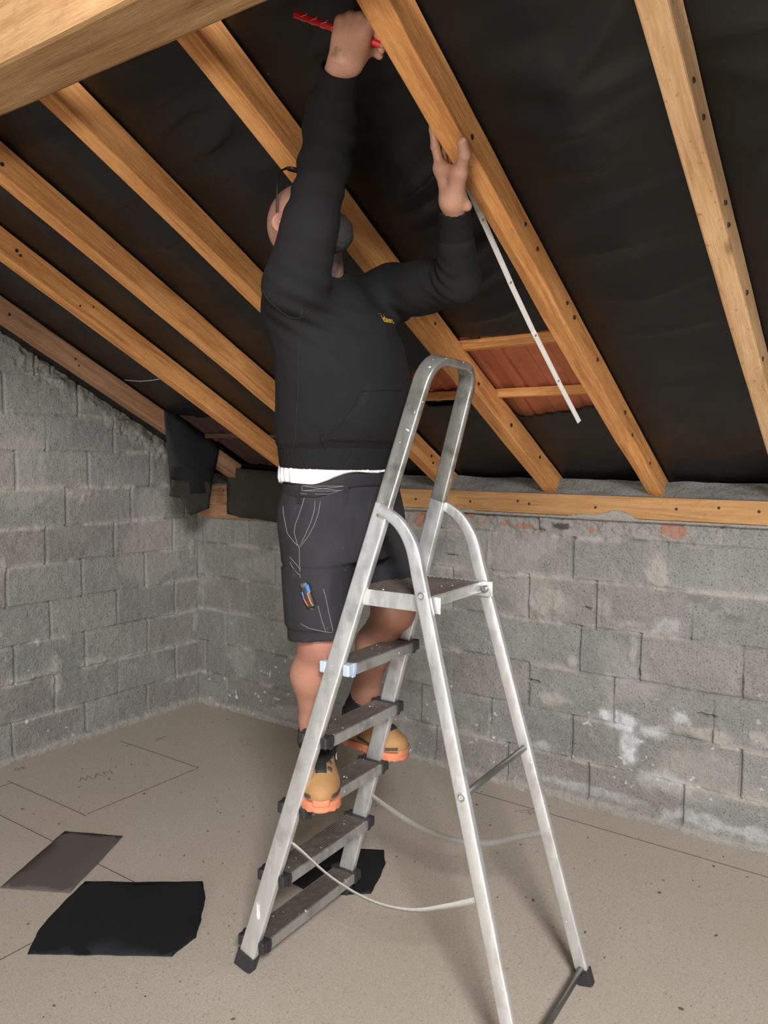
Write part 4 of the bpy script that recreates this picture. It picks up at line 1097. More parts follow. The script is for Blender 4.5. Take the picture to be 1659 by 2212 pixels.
# ---- hands
def finger(x, y, z, pts, r0, r1):
    n = len(pts); rr = [r0+(r1-r0)*i/(n-1) for i in range(n)]
    d = chain(x, y, z, pts, rr, .004)
    for p_, r in list(zip(pts, rr))[1:-1]:
        d = smin(d, np.sqrt((x-p_[0])**2+(y-p_[1])**2+(z-p_[2])**2)-r*1.06, .003)
    return d
# left hand: wraps the rafter from below, thumb on its right face, fingers up its left face
LH = {
 'wrist': (2.788, -1.642, 2.196), 'fore': tuple(np.array(ELL)*.45+np.array(WRL)*.55),
 'index': [(2.7775, -1.690, 2.270), (2.7755, -1.7120, 2.314), (2.7790, -1.7275, 2.346), (2.7805, -1.737, 2.368)],
 'middle': [(2.7760, -1.666, 2.266), (2.7740, -1.6800, 2.314), (2.7790, -1.688, 2.350), (2.7812, -1.692, 2.375)],
 'ring': [(2.7765, -1.645, 2.254), (2.7745, -1.652, 2.298), (2.7790, -1.658, 2.333), (2.7812, -1.661, 2.357)],
 'little': [(2.7775, -1.627, 2.242), (2.7765, -1.630, 2.276), (2.7800, -1.632, 2.304), (2.7818, -1.634, 2.324)],
 'thumb': [(2.806, -1.667, 2.215), (2.838, -1.700, 2.246), (2.8655, -1.728, 2.272), (2.8700, -1.748, 2.292)],
}
def lhand_f(x, y, z):
    d = chain(x, y, z, [LH['fore'], LH['wrist']], [.035, .0295], .01)
    w = np.array(LH['wrist'])
    for nm, r in (('index', .0150), ('middle', .0150), ('ring', .0140), ('little', .013)):
        d = smin(d, cone(x, y, z, w+np.array((0, -.004, .010)), LH[nm][0], .025, r), .018)
    d = smin(d, cone(x, y, z, w+np.array((.006, -.014, .008)), LH['thumb'][1], .027, .0165), .018)
    d = smin(d, cone(x, y, z, LH['index'][0], LH['thumb'][1], .0125, .0125), .022)          # web of the thumb
    for nm, r0, r1 in (('index', .0118, .0084), ('middle', .0120, .0086), ('ring', .0112, .0082), ('little', .0100, .0074), ('thumb', .0168, .0130)):
        d = smin(d, finger(x, y, z, LH[nm], r0, r1), .007)
    d = smin(d, ell(x, y, z, (2.822, -1.632, 2.188), (.010, .012, .012)), .012)            # wrist bone
    box = np.maximum(np.maximum(2.7915-x, x-2.8585), (1.424-ROOF_SL*y-.001-z)*0.89)
    d = smax(d, -box, .003)
    return d
Pl, Fl = surface(lhand_f, (2.715, -1.80, 2.06), (2.90, -1.53, 2.40), 0.0026)
# right hand: closed round the red pencil, knuckles up, fingertips against the rafter's left face
def rh(a, b, c):       # hand frame: a towards the knuckles, b towards the rafter, c out of the back of the hand (towards the camera)
    return RW+RA*a+RB*b+RC*c
RW = np.array((2.719, -1.992, 2.412))
RA = vn((0.30, 0.05, 0.95)); _c = np.array((0.52, -0.80, -0.30)); RC = vn(_c-RA*np.dot(_c, RA)); RB = np.cross(RC, RA)
if RB[0] < 0: RB = -RB
def rfing(off, lift):
    # knuckle, first joint (curled away from the camera), second joint, tip back in the palm
    return [rh(.086-lift, off, .000), rh(.092-lift, off*1.03, -.036), rh(.054-lift*.6, off*1.0, -.052), rh(.036, off*.95, -.030)]
RFG = {'little': rfing(-.030, .016), 'ring': rfing(-.012, .004), 'middle': rfing(.008, .0)}
RFG['index'] = [rh(.082, .028, -.002), rh(.082, .046, -.018), rh(.068, .060, -.018), rh(.052, .066, -.020)]
RFG['thumb'] = [rh(.022, .022, -.016), rh(.046, .036, -.036), rh(.054, .048, -.046), rh(.050, .062, -.050)]
def rhand_f(x, y, z):
    d = chain(x, y, z, [np.array(ELR)*.42+np.array(WRR)*.58, np.array(WRR), rh(.004, 0, -.004)], [.036, .030, .029], .012)
    for nm, r in (('little', .0135), ('ring', .0145), ('middle', .015), ('index', .0145)):
        q = RFG[nm][0]
        d = smin(d, cone(x, y, z, rh(.004, np.dot(q-RW, RB)*.45, -.004), q, .021, r), .018)
    d = smin(d, ell(x, y, z, rh(.042, .0, -.014), (.046, .040, .024), (RA, RB, RC)), .014)
    d = smin(d, cone(x, y, z, rh(.010, .016, -.008), RFG['thumb'][1], .020, .0125), .014)
    for nm, r0, r1 in (('little', .0108, .0075), ('ring', .0118, .0085), ('middle', .0122, .009), ('index', .0118, .0085), ('thumb', .0125, .0095)):
        d = smin(d, finger(x, y, z, RFG[nm], r0, r1), .006)
        k = RFG[nm][0]+RC*.005+RA*.004
        d = smin(d, np.sqrt((x-k[0])**2+(y-k[1])**2+(z-k[2])**2)-r0*1.02, .004)
        d = smin(d, cone(x, y, z, rh(.012, np.dot(RFG[nm][0]-RW, RB)*.4, .017), k, .0045, .006), .008)       # tendons
    box = np.maximum(np.maximum(2.7915-x, x-2.8585), (1.424-ROOF_SL*y-.001-z)*0.89)
    d = smax(d, -box, .003)
    return d
Pr, Fr = surface(rhand_f, RW-np.array((.10, .11, .10)), RW+np.array((.16, .12, .14)), 0.0026)
def seglist_d(P, pts):
    d = np.full(len(P), 9.0)
    for a, b in zip(pts[:-1], pts[1:]): d = np.minimum(d, cone(P[:, 0], P[:, 1], P[:, 2], a, b, 0, 0))
    return d
V = np.concatenate([Pb, Ph, Pl, Pr]); F = np.concatenate([Fb, Fh+len(Pb), Fl+len(Pb)+len(Ph), Fr+len(Pb)+len(Ph)+len(Pl)])
ink = np.zeros(len(V)); stub = np.zeros(len(V)); flush = np.zeros(len(V)); nail = np.zeros(len(V))
i1 = len(Pb); i2 = i1+len(Ph); i3 = i2+len(Pl)
L_ = (Ph-HC) @ np.stack([HR, HF, HU]).T
stub[i1:i2] = 0.34*sstep(.02, .05, L_[:, 2])*sstep(.085, .05, L_[:, 1])
flush[i1:i2] = 0.75*np.exp(-((np.abs(L_[:, 0])-.085)/.012)**2)*np.exp(-(L_[:, 1]/.03)**2)
nk = (np.abs(Pb[:, 2]-2.10) < .07) & (Pb[:, 0] > 2.355) & (np.abs(Pb[:, 1]+1.66) < .10)
ink[:i1][nk] = 0.25+0.55*sstep(-.15, .1, fbm(Pb[nk, 1]*40, Pb[nk, 2]*16, 0, 4, 3))
tn = np.array(LH['thumb'][3])+np.array((.005, -.004, .001))
nail[i2:i3] = sstep(.0080, .0062, np.sqrt(((Pl-tn)**2).sum(1)))*0.8
for a, b in ((rh(.002, -.026, .016), rh(.012, -.012, .022)), (rh(.014, -.022, .02), rh(.0, -.018, .02))):
    ink[i3:] = np.maximum(ink[i3:], 0.45*sstep(.005, .0015, cone(Pr[:, 0], Pr[:, 1], Pr[:, 2], a, b, 0, 0)-.002))
kk = np.zeros(len(Pb)); kk = sstep(1.25, 1.15, Pb[:, 2])*(0.45+0.3*np.exp(-((Pb[:, 2]-1.03)/.05)**2))
flush[:i1] = kk
body = link_mesh('body', V, F, M['skin'], person, True, attrs=dict(ink=ink, stubble=stub, flush=flush, nail=nail))

# beard
def beard_f(x, y, z):
    X, Y, Z = x-HC[0], y-HC[1], z-HC[2]
    r = HR[0]*X+HR[1]*Y+HR[2]*Z; f = HF[0]*X+HF[1]*Y+HF[2]*Z; u = HU[0]*X+HU[1]*Y+HU[2]*Z
    d = ell(r, f, u, (0, .060, -.098), (.050, .050, .052))
    for s in (-1, 1): d = smin(d, cone(r, f, u, (s*.056, .012, -.05), (s*.03, .055, -.09), .016, .026), .02)
    d = smin(d, cone(r, f, u, (-.022, .098, -.040), (.022, .098, -.040), .007, .007), .01)
    d = d+.003*fbm(r*160, f*160, u*60, 7, 2)
    return smax(d, -ell(r, f, u, (0, .107, -.054), (.020, .016, .010)), .004)
Pq, Fq = surface(beard_f, HC-.17, HC+.17, 0.004)
link_mesh('beard', Pq, Fq, M['beard'], person, True)
# spectacles
gl = MB()                                       # pushed up above the forehead, the temples resting on the ears
for s in (-1, 1):
    ring = [hl(s*.034+.027*math.cos(a), .096-.60*.021*math.sin(a)-.05*abs(s*.034+.027*math.cos(a)), .104+.80*.021*math.sin(a)) for a in np.linspace(0, 2*math.pi, 25)]
    gl.tube(ring, .0034, 8)
    gl.tube([hl(s*.060, .090, .108), hl(s*.078, .078, .104), hl(s*.083, .050, .082), hl(s*.083, .003, .030), hl(s*.081, -.012, .012), hl(s*.079, -.022, -.012)], .0031, 8)
gl.tube([hl(-.009, .094, .108), hl(0, .096, .112), hl(.009, .094, .108)], .0028, 6)
gl.build('glasses', M['frame'], person, True)
# ---------------- clothes
HK = [(1.48, 2.325, -1.490, .148, .208), (1.54, 2.328, -1.495, .150, .212), (1.585, 2.332, -1.50, .156, .220), (1.61, 2.340, -1.507, .170, .232), (1.65, 2.352, -1.517, .178, .236), (1.72, 2.370, -1.533, .178, .235),
      (1.80, 2.380, -1.552, .172, .231), (1.88, 2.376, -1.572, .164, .229), (1.95, 2.362, -1.59, .156, .224), (2.01, 2.348, -1.61, .135, .185), (2.06, 2.340, -1.62, .105, .13), (2.10, 2.338, -1.625, .085, .09)]
CUR = np.array(WRR)-0.27*(np.array(WRR)-np.array(ELR))
def hoodie_f(x, y, z):
    wob = .0045*fbm(x*7, y*7, z*4.5, 71, 3)+.0022*fbm(x*20, y*20, z*9, 75, 2)
    d = loft(x, y, z, HK)
    d = np.maximum(d, z-2.085)
    # sleeves
    r = chain(x, y, z, [(2.352, -1.70, 1.97), SHR, tuple((np.array(SHR)+np.array(ELR))/2), ELR, tuple(np.array(ELR)*.45+CUR*.55), tuple(CUR)], [.100, .084, .068, .059, .058, .050], .02)
    b0 = np.array(ELR)*.12+CUR*.88
    r = smin(r, ell(x, y, z, b0+np.array((-.012, -.004, -.004)), (.053, .053, .046)), .012)        # fabric bunched above the cuff
    l = chain(x, y, z, [(2.34, -1.50, 1.98), SHL, tuple((np.array(SHL)+np.array(ELL))/2), ELL, tuple(np.array(ELL)*.42+np.array(WRL)*.58-np.array((0.002, -.006, .012)))], [.10, .084, .072, .060, .048], .02)
    d = smin(d, r, .045)
    d = smin(d, l, .04)
    # creases radiating from the armpits and across the elbow
    t = (x-2.40)*2.2+(z-1.93)*3.0
    d = d + .0035*np.sin(t*38+4*fbm(x*5, y*5, z*5, 8, 2))*np.exp(-(((x-2.47)/.10)**2+((z-1.95)/.09)**2))
    e = (x-ELL[0]); d = d+.003*np.sin((x+z*0.6-y)*120)*np.exp(-(((x-ELL[0]+.03)/.05)**2+((z-ELL[2])/.06)**2))
    e2 = (z-ELR[2]); d = d+.003*np.sin((z*1.2+x*.3)*95+3*fbm(x*8, y*8, z*8, 3, 2))*np.exp(-((e2/.09)**2))*(y < -1.7)
    # front pouch
    w = np.interp(z, [1.612, 1.662, 1.674, 1.70, 1.735, 1.765], [.190, .190, .160, .130, .112, .104])
    yc = np.interp(z, [1.5, 1.8], [-1.505, -1.55])
    pouch = sstep(w+.004, w-.004, np.abs(y-yc))*sstep(1.610, 1.618, z)*sstep(1.768, 1.760, z)*sstep(2.37, 2.42, x)
    d = d-.0055*pouch
    # neck opening and hood lying behind the neck
    hood = np.sqrt((np.sqrt((x-2.315)**2+((y+1.63)/1.05)**2)-.083)**2+((z-2.062-.18*(2.33-x))*.9)**2)-.026
    d = smin(d, hood, .018)
    d = smax(d, -cone(x, y, z, (2.335, -1.63, 2.03), (2.345, -1.655, 2.17), .062, .072), .008)
    d = np.maximum(d, 1.582-z)
    return d + wob
Pz, Fz = surface(hoodie_f, (2.12, -2.08, 1.57), (2.86, -1.26, 2.47), 0.0072)
hood_o = link_mesh('hoodie', Pz, Fz, M['hoodie'], person, True)
def rib_f(x, y, z):
    ang = np.arctan2(y+1.5, x-2.33)
    d = loft(x, y, z, [(1.53, 2.330, -1.496, .156, .219), (1.60, 2.336, -1.504, .164, .226)])+.0008*np.sin(ang*190)
    d = np.maximum(d, np.maximum(1.540+.006*np.cos(ang-2.6)-z, z-1.597))
    return np.maximum(d, -loft(x, y, z, [(1.50, 2.328, -1.494, .148, .210), (1.60, 2.330, -1.5, .148, .210)]))
Pv, Fv = surface(rib_f, (2.12, -1.76, 1.52), (2.53, -1.24, 1.61), 0.0052)
link_mesh('hem_band', Pv, Fv, M['rib'], hood_o, True)
def cuff_between(a, b, r0, r1, ri):
    a, b = np.array(a), np.array(b); t_ = vn(b-a); L_ = np.linalg.norm(b-a)
    def f(x, y, z):
        s_ = (x-a[0])*t_[0]+(y-a[1])*t_[1]+(z-a[2])*t_[2]
        rr = np.sqrt(np.maximum((x-a[0])**2+(y-a[1])**2+(z-a[2])**2-s_**2, 0))
        R_ = r0+(r1-r0)*np.clip(s_/L_, 0, 1)
        d = smax(rr-R_, np.maximum(-s_, s_-L_), .006)
        return smax(d, -np.maximum(rr-ri, (L_-.012)-s_), .003)
    c = (a+b)/2; e = L_/2+r0+.01
    P, F_ = surface(f, c-e, c+e, 0.0035)
    return link_mesh('cuff', P, F_, M['rib'], hood_o, True)
cuff_between(CUR-vn(CUR-np.array(ELR))*.012, np.array(WRR)+.05*(np.array(WRR)-np.array(ELR)), .0480, .0435, .037)
LD = vn(np.array(WRL)-np.array(ELL))
cuff_between(np.array(WRL)-LD*.090, np.array(WRL)-LD*.004, .0450, .0385, .0345)

def waist_z(x): return 1.502+.032*sstep(2.37, 2.47, x)
def shirt_f(x, y, z):
    ang = np.arctan2(y+1.495, x-2.328)
    bl = .006*np.exp(-((ang-2.9)/.8)**2)+.006*np.exp(-((ang+2.6)/.7)**2)
    d = loft(x, y, z, [(1.47, 2.326, -1.492, .150, .210), (1.51, 2.326, -1.493, .157, .218), (1.535, 2.328, -1.494, .157, .218), (1.59, 2.33, -1.50, .146, .208)])-bl
    d = d+.0022*np.sin(ang*30+3*np.sin(ang*7))*sstep(1.565, 1.505, z)+.002*fbm(ang*9, z*30, 0, 5, 2)
    return np.maximum(d, np.maximum(waist_z(x)-.006-.006*np.exp(-((np.abs(ang)-2.7)/.5)**2)+.003*np.sin(ang*6)-z, z-1.585))
Pv, Fv = surface(shirt_f, (2.13, -1.76, 1.47), (2.53, -1.24, 1.60), 0.0055)
link_mesh('t_shirt', Pv, Fv, M['shirt'], person, True)

HEMR, HEML = 1.040, 1.135
WK = [(1.22, 2.312, -1.475, .14, .195), (1.32, 2.316, -1.475, .154, .212), (1.40, 2.319, -1.478, .156, .213), (1.46, 2.322, -1.484, .150, .208), (1.52, 2.325, -1.492, .147, .207)]
def shorts_f(x, y, z):
    d = loft(x, y, z, WK)
    d = np.maximum(d, np.maximum(1.27-z, z-waist_z(x)))
    for hip, kn, hem, r0, r1 in ((HIPR, KNR, HEMR, .116, .092), (HIPL, KNL, HEML, .114, .098)):
        hip, kn = np.array(hip), np.array(kn)
        end = kn+(kn-hip)*.12
        leg = cone(x, y, z, hip+np.array((0, 0, -.02)), end, r0, r1)
        tilt = (x-kn[0])*0.10
        leg = np.maximum(leg, hem-z+tilt)
        d = smin(d, leg, .03)
    wob = .006*fbm(x*8, y*8, z*5, 91, 3)+.0025*fbm(x*24, y*24, z*14, 93, 2)
    d = d+wob*sstep(1.50, 1.45, z)
    # cargo pocket on the right thigh, with a tool pocket in front of it
    pk = sstep(2.20, 2.215, x)*sstep(2.415, 2.405, x)*sstep(1.070, 1.078, z)*sstep(1.250, 1.242, z)*sstep(-1.58, -1.60, y)
    d = d-.007*pk
    # open slit of the hip pocket
    d = d+.010*np.exp(-((x-2.185-.25*(1.36-z))/.010)**2)*sstep(1.27, 1.30, z)*sstep(1.40, 1.37, z)*sstep(-1.55, -1.60, y)
    # hollow hems
    for hip, kn, hem in ((HIPR, KNR, HEMR), (HIPL, KNL, HEML)):
        hip, kn = np.array(hip), np.array(kn)
        end = kn+(kn-hip)*.4
        inner = cone(x, y, z, kn+(hip-kn)*.18, end, .082, .088)
        d = smax(d, -inner, .003)
    return d
Pv, Fv = surface(shorts_f, (2.10, -1.75, 1.0), (2.58, -1.14, 1.56), 0.0062)
sh_o = link_mesh('shorts', Pv, Fv, M['shorts'], person, True)
def belt_f(x, y, z):
    d = loft(x, y, z, [(1.45, 2.322, -1.483, .156, .214), (1.54, 2.325, -1.493, .152, .212)])
    w_ = waist_z(x)
    return smax(smax(d, np.maximum(w_-.046-z, z-w_+.008), .003), -loft(x, y, z, [(1.45, 2.322, -1.483, .146, .204), (1.54, 2.325, -1.493, .142, .202)]), .002)
Pv, Fv = surface(belt_f, (2.13, -1.73, 1.44), (2.52, -1.25, 1.55), 0.005)
belt_o = link_mesh('belt', Pv, Fv, M['belt'], sh_o, True)

def snap(P, f, lift=.0008, it=6):
    P = np.array(P, float); e = .002
    for _ in range(it):
        v = f(P[:, 0], P[:, 1], P[:, 2])-lift
        g = np.stack([f(P[:, 0]+e*(k == 0), P[:, 1]+e*(k == 1), P[:, 2]+e*(k == 2))-f(P[:, 0]-e*(k == 0), P[:, 1]-e*(k == 1), P[:, 2]-e*(k == 2)) for k in range(3)], -1)/(2*e)
        P = P-g*(np.clip(v, -.03, .03)/np.maximum((g**2).sum(1), .3))[:, None]*.8
    return P
def densify(pts, step=.008):
    out = []
    for a, b in zip(pts[:-1], pts[1:]):
        a, b = np.array(a, float), np.array(b, float); n = max(1, int(np.linalg.norm(b-a)/step))
        out += [a+(b-a)*k/n for k in range(n)]
    return np.array(out+[np.array(pts[-1], float)])
def seam(lines, f, rad, name, mat, parent, lift=.0004, dashed=False):
    mb = MB()
    for ln in lines:
        P = snap(densify(ln), f, lift)
        if dashed:
            for k in range(0, len(P)-1): mb.tube([P[k], P[k]*.35+P[k+1]*.65], rad, 5)
        else: mb.tube([tuple(q) for q in P], rad, 5)
    return mb.build(name, mat, parent, True)
# ---------------- shoes and socks
def make_shoe(heel, toe, zs, ankle, knee, sock_top):
    """one work shoe; local x runs from heel to toe, y to the wearer's left"""
    heel, toe = np.array(heel), np.array(toe)
    dx = vn(np.array((toe[0]-heel[0], toe[1]-heel[1], 0))); dy = np.array((-dx[1], dx[0], 0))
    Ls = np.linalg.norm(toe[:2]-heel[:2]); k = Ls/.285
    o = np.array((heel[0], heel[1], zs))
    def loc(x, y, z):
        X, Y = x-o[0], y-o[1]
        return (X*dx[0]+Y*dx[1])/k, (X*dy[0]+Y*dy[1])/k, (z-o[2])/k
    def up(r, s, t):
        d = ell(r, s, t, (.205, 0, .046), (.080, .051, .046))
        d = smin(d, cone(r, s, t, (.045, 0, .050), (.19, 0, .046), .040, .046), .02)
        d = smin(d, cone(r, s, t, (.048, 0, .06), (.055, 0, .118), .043, .043), .02)
        d = smin(d, cone(r, s, t, (.070, 0, .110), (.195, 0, .062), .037, .037), .025)
        return smax(d, .026-t, .006)
    def world(f): return lambda x, y, z: f(*loc(x, y, z))*k
    ctr = o+dx*Ls/2+np.array((0, 0, .08)); e = np.array((.21, .21, .12))
    base = empty
    P, F_ = surface(world(lambda r, s, t: smax(smax(up(r, s, t), t-.128, .006), -ell(r, s, t, (.055, 0, .15), (.036, .034, .05)), .006)), ctr-e, ctr+e, .0042)
    sh = link_mesh('shoe', P, F_, M['nubuck'], person, True)
    def part(name, f, mat, h=.004):
        P, F_ = surface(world(f), ctr-e, ctr+e, h)
        if len(F_): return link_mesh(name, P, F_, mat, sh, True)
    def out2(r, s):
        d = np.sqrt((r-.228)**2+s**2)-.052
        d = smin(d, np.sqrt((np.clip(r, .05, .22)-r)**2+s**2)-(.040+.008*np.clip((r-.05)/.17, 0, 1)), .02)
        return d
    part('sole', lambda r, s, t: smax(smax(out2(r, s), t-.027, .006), -t, .005)+.001*np.sin(r*420)*(t < .009), M['sole'])
    part('toe_bumper', lambda r, s, t: smax(smax(out2(r, s)-.002, np.abs(t-.026)-.010, .004), np.maximum(.245-r, np.abs(s)-.024), .004), M['sole'])
    part('tongue', lambda r, s, t: smax(smax(up(r, s, t)-.0050, np.abs(s)-.0155, .003), np.maximum(np.maximum(r-.232, .085-r), .055-t), .004), M['shoe_black'])
    part('collar', lambda r, s, t: smax(smax(smax(up(r, s, t)-.0045, .098+.14*(.055-r)*-0.35-t, .004), t-.134, .005), -ell(r, s, t, (.055, 0, .15), (.037, .035, .05)), .004), M['shoe_black'])
    part('trim', lambda r, s, t: smax(up(r, s, t)-.0030, np.maximum(np.abs(t-.036-.10*np.abs(r-.2))-.0050, np.maximum(.10-r, np.maximum(r-.272, .022-np.abs(s)))), .002), M['shoe_brown'], .0035)
    for xi in (.150, .182, .214):
        part('eyelet', lambda r, s, t: smax(up(r, s, t)-.0035, np.maximum(np.abs(np.abs(s)-.0245)-.0065, np.maximum(np.abs(r-xi)-.0075, .05-t)), .002), M['shoe_brown'], .0035)
    part('side_panel', lambda r, s, t: smax(up(r, s, t)-.0025, np.maximum(np.abs(t-.072)-.016, np.maximum(r-.115, .012-r)), .002), M['shoe_black'])
    # white chevrons on the side panels
    for sd in (-1, 1):
        for q in (0.0, .008):
            mb = MB(); pts = []
            for a in np.linspace(-1, 1, 9):
                r0 = .066+q-.006*abs(a); t0 = .072+.009*a
                s0 = sd*.05
                for _ in range(12):
                    v = float(up(np.array([r0]), np.array([s0]), np.array([t0]))[0])-.003
                    s0 -= sd*v*.9
                pts.append(tuple(o+dx*r0*k+dy*s0*k+np.array((0, 0, t0*k))))
            mb.tube(pts, .0011, 5)
            mb.build('chevron_mark', M['white_print'], sh)
    # sock
    an, kn = np.array(ankle), np.array(knee); ax = vn(kn-an)
    q0 = o+dx*.055*k+np.array((0, 0, .10*k)); q1 = an+ax*((sock_top-an[2])/ax[2])
    def sock_f(x, y, z):
        d = chain(x, y, z, [q0, an+np.array((0, 0, .01)), q1], [.040, .0455, .0505], .02)+.0012*np.sin(z*900)
        s_ = (x-q1[0])*ax[0]+(y-q1[1])*ax[1]+(z-q1[2])*ax[2]
        return np.maximum(d, s_)
    lo_ = np.minimum(q0, q1)-.07; hi_ = np.maximum(q0, q1)+.07
    P, F_ = surface(sock_f, lo_, hi_, .0045)
    link_mesh('sock', P, F_, M['sock'], person, True)
    return sh
ZSTEP = 0.5405
shR = make_shoe((2.188, -1.428, 0), (2.388, -1.664, 0), ZSTEP, ANR, KNR, .715)
shL = make_shoe((2.072, -1.152, 0), (2.362, -1.180, 0), ZSTEP, ANL, KNL, .765)

# ---------------- things held: pencil, folding rule, the tool in the pocket
pn = MB()
a, b = np.array((2.610, -2.030, 2.527)), np.array((2.7890, -1.938, 2.447))
t_ = vn(b-a)
s_ = vn(np.cross(t_, (0, 0, 1))); u_2 = np.cross(s_, t_)
prof = [(.0080*math.cos(q), .0052*math.sin(q)) for q in np.linspace(0, 2*math.pi, 9)[:-1]]
PLEN = np.linalg.norm(b-a)
pn.sweep([a, a+t_*.002, b-t_*.012], Vector(u_2), [[(x*.9, y*.9) for x, y in prof], prof, prof])
pc = pn.build('carpenter_pencil', M['red'], None, False)
tag(pc, 'red carpenter pencil with gold print held in the raised right fist', 'pencil')
L0 = OFF[pc.name]
tip = MB().sweep([b-t_*.012, b-t_*.004], Vector(u_2), [prof, [(x*.3, y*.3) for x, y in prof]])
tip.build('wood_tip', M['wood_pale'], pc); MB().sweep([b-t_*.004, b], Vector(u_2), [[(x*.3, y*.3) for x, y in prof], [(x*.05, y*.05) for x, y in prof]]).build('lead', M['frame'], pc)
gm = MB()
vdir = vn(np.array(cam_ob.location)-a); vdir = vn(vdir-t_*np.dot(vdir, t_))
for q in (.022, .046, .070, .095, .120):
    c = a+t_*q+s_*0
    for sg in (-1, 1):
        n_ = s_*sg*.0053
        w2 = u_2*.005
        gm.tube([c+n_-w2*.8-t_*.005, c+n_+w2*.2, c+n_+w2*.8+t_*.006], .0007, 5)
        n3 = u_2*sg*.0081
        gm.tube([c+n3-s_*.003*sg-t_*.005, c+n3, c+n3+s_*.003+t_*.006], .0007, 5)
gm.build('gold_print', M['gold'], pc)

rl = MB()
R0, R1 = np.array((2.7835, -1.655, 2.335)), np.array((2.752, -.690, 1.708))
segs = 5; knots = [R0+(R1-R0)*i/segs+np.array((0, 0, -.006*math.sin(math.pi*i/segs)))+np.array((-.010*math.sin(math.pi*i/segs), 0, 0)) for i in range(segs+1)]
root = empty('folding_rule', tuple(R1))
tag(root, 'white folding rule hanging from the left hand along the gripped rafter', 'ruler')
for i in range(segs):
    p0, p1 = knots[i], knots[i+1]; d_ = vn(p1-p0); N_ = np.array((.78, -.55, -.3)); N_ = vn(N_-d_*np.dot(N_, d_))
    o = MB().sweep([p0-d_*.012+N_*.0016*(i % 2), p1+d_*.012+N_*.0016*(i % 2)], Vector(N_), rrect(.0030, .0165, .0012, 2)).build('rule_section', M['rule'], root)
    up_ = np.cross(d_, N_); mk = MB()
    for q in np.arange(.01, np.linalg.norm(p1-p0), .01):
        for sg in (-1, 1):
            c = p0+d_*q+N_*(.0016*(i % 2)+sg*.00155)
            l_ = .006 if int(round(q*100)) % 5 == 0 else .0035
            for e in (-1, 1): mk.box((-.0003, -.0002, -l_/2), (.0003, .0002, l_/2), 0, Matrix(((d_[0], N_[0], up_[0], (c+up_*e*(.0078-l_/2))[0]), (d_[1], N_[1], up_[1], (c+up_*e*(.0078-l_/2))[1]), (d_[2], N_[2], up_[2], (c+up_*e*(.0078-l_/2))[2]), (0, 0, 0, 1))))
    mk.build('scale_mark', M['line'], o)
    if i: MB().tube([p0+N_*(-.003), p0+N_*.0045], .0042, 10).build('hinge_rivet', M['alu_step'], root)

def pocket_tool():
    c = np.array((2.335, -1.690, 1.130))
    # find the cloth at this place and stand the tool in front of it
    top = np.array((2.352, -1.70, 1.212)); bot = np.array((2.375, -1.70, 1.155))
    S = snap([top, bot], shorts_f, .006, 12)
    up_ = vn(S[0]-S[1]); e = .004
    g = np.array([float(shorts_f(*[np.array([S[0][j]+e*(j == k)]) for j in range(3)])[0]-shorts_f(*[np.array([S[0][j]-e*(j == k)]) for j in range(3)])[0]) for k in range(3)])
    nrm = vn(g-up_*np.dot(g, up_)); side = np.cross(up_, nrm)
    def T(a, b, c_): return S[1]+side*a+up_*b+nrm*c_
    K_ = .70
    def T(a, b, c_): return S[1]+(side*a+up_*b+nrm*c_)*K_
    MT = Matrix(((side[0], up_[0], nrm[0], S[1][0]), (side[1], up_[1], nrm[1], S[1][1]), (side[2], up_[2], nrm[2], S[1][2]), (0, 0, 0, 1))) @ Matrix.Scale(K_, 4)
    root = empty('pocket_tool', tuple(S[1]))
    tag(root, 'small black, blue and orange hand tool standing in the thigh pocket of the shorts', 'tool')
    MB().box((-.018, -.012, -.004), (.018, .078, .012), .005, MT).build('tool_body', M['plastic'], root, True)
    MB().box((-.0165, .070, -.004), (.0145, .094, .013), .007, MT).build('tool_head', mat_plain('grey_plastic', (.06, .065, .065), .4), root, True)
    MB().box((.003, .048, .004), (.0205, .082, .0145), .004, MT).box((-.0205, .030, .002), (-.013, .060, .0135), .003, MT).build('blue_grip', M['tool_blue'], root, True)
    MB().tube([T(.019, .052, .0125), T(.006, .046, .0135), T(.007, .010, .0135), T(.012, -.008, .0125)], .0017, 6).tube([T(-.019, .034, .011), T(-.013, .012, .0125), T(-.009, -.002, .012)], .0015, 6).build('orange_edge', M['tool_orange'], root, True)
    return root
pocket_tool()
# ---------------- seams, stitching and print on the clothes (points on the cloth)
seam([[(2.4434, -1.8213, 1.95), (2.4096, -1.7881, 1.845), (2.3879, -1.7669, 1.7265), (2.3586, -1.7429, 1.6163), (2.3335, -1.7223, 1.588)]], hoodie_f, .0013, 'side_seam', M['seam_cloth'], hood_o, .0002)
seam([[(2.3642, -1.8636, 1.9981), (2.399, -1.8562, 1.9606), (2.4164, -1.8228, 1.9348), (2.436, -1.8129, 1.9321), (2.4523, -1.8064, 1.9526)]], hoodie_f, .0014, 'armhole_seam', M['seam_cloth'], hood_o, .0002)
seam([[(2.557, -1.52, 1.757), (2.5502, -1.5957, 1.7545), (2.5188, -1.6695, 1.7467), (2.509, -1.6747, 1.7134), (2.4881, -1.69, 1.6749), (2.4641, -1.7055, 1.6413), (2.4443, -1.7145, 1.6314), (2.4258, -1.7214, 1.6276), (2.4241, -1.7056, 1.6042), (2.421, -1.6838, 1.588)]],
     hoodie_f, .0015, 'pouch_edge', M['hoodie'], hood_o, .0008)
seam([[(2.441, -1.7144, 1.6302), (2.4363, -1.6906, 1.6019), (2.431, -1.6739, 1.588)]], hoodie_f, .0011, 'pouch_hem', M['seam_cloth'], hood_o, .0003)
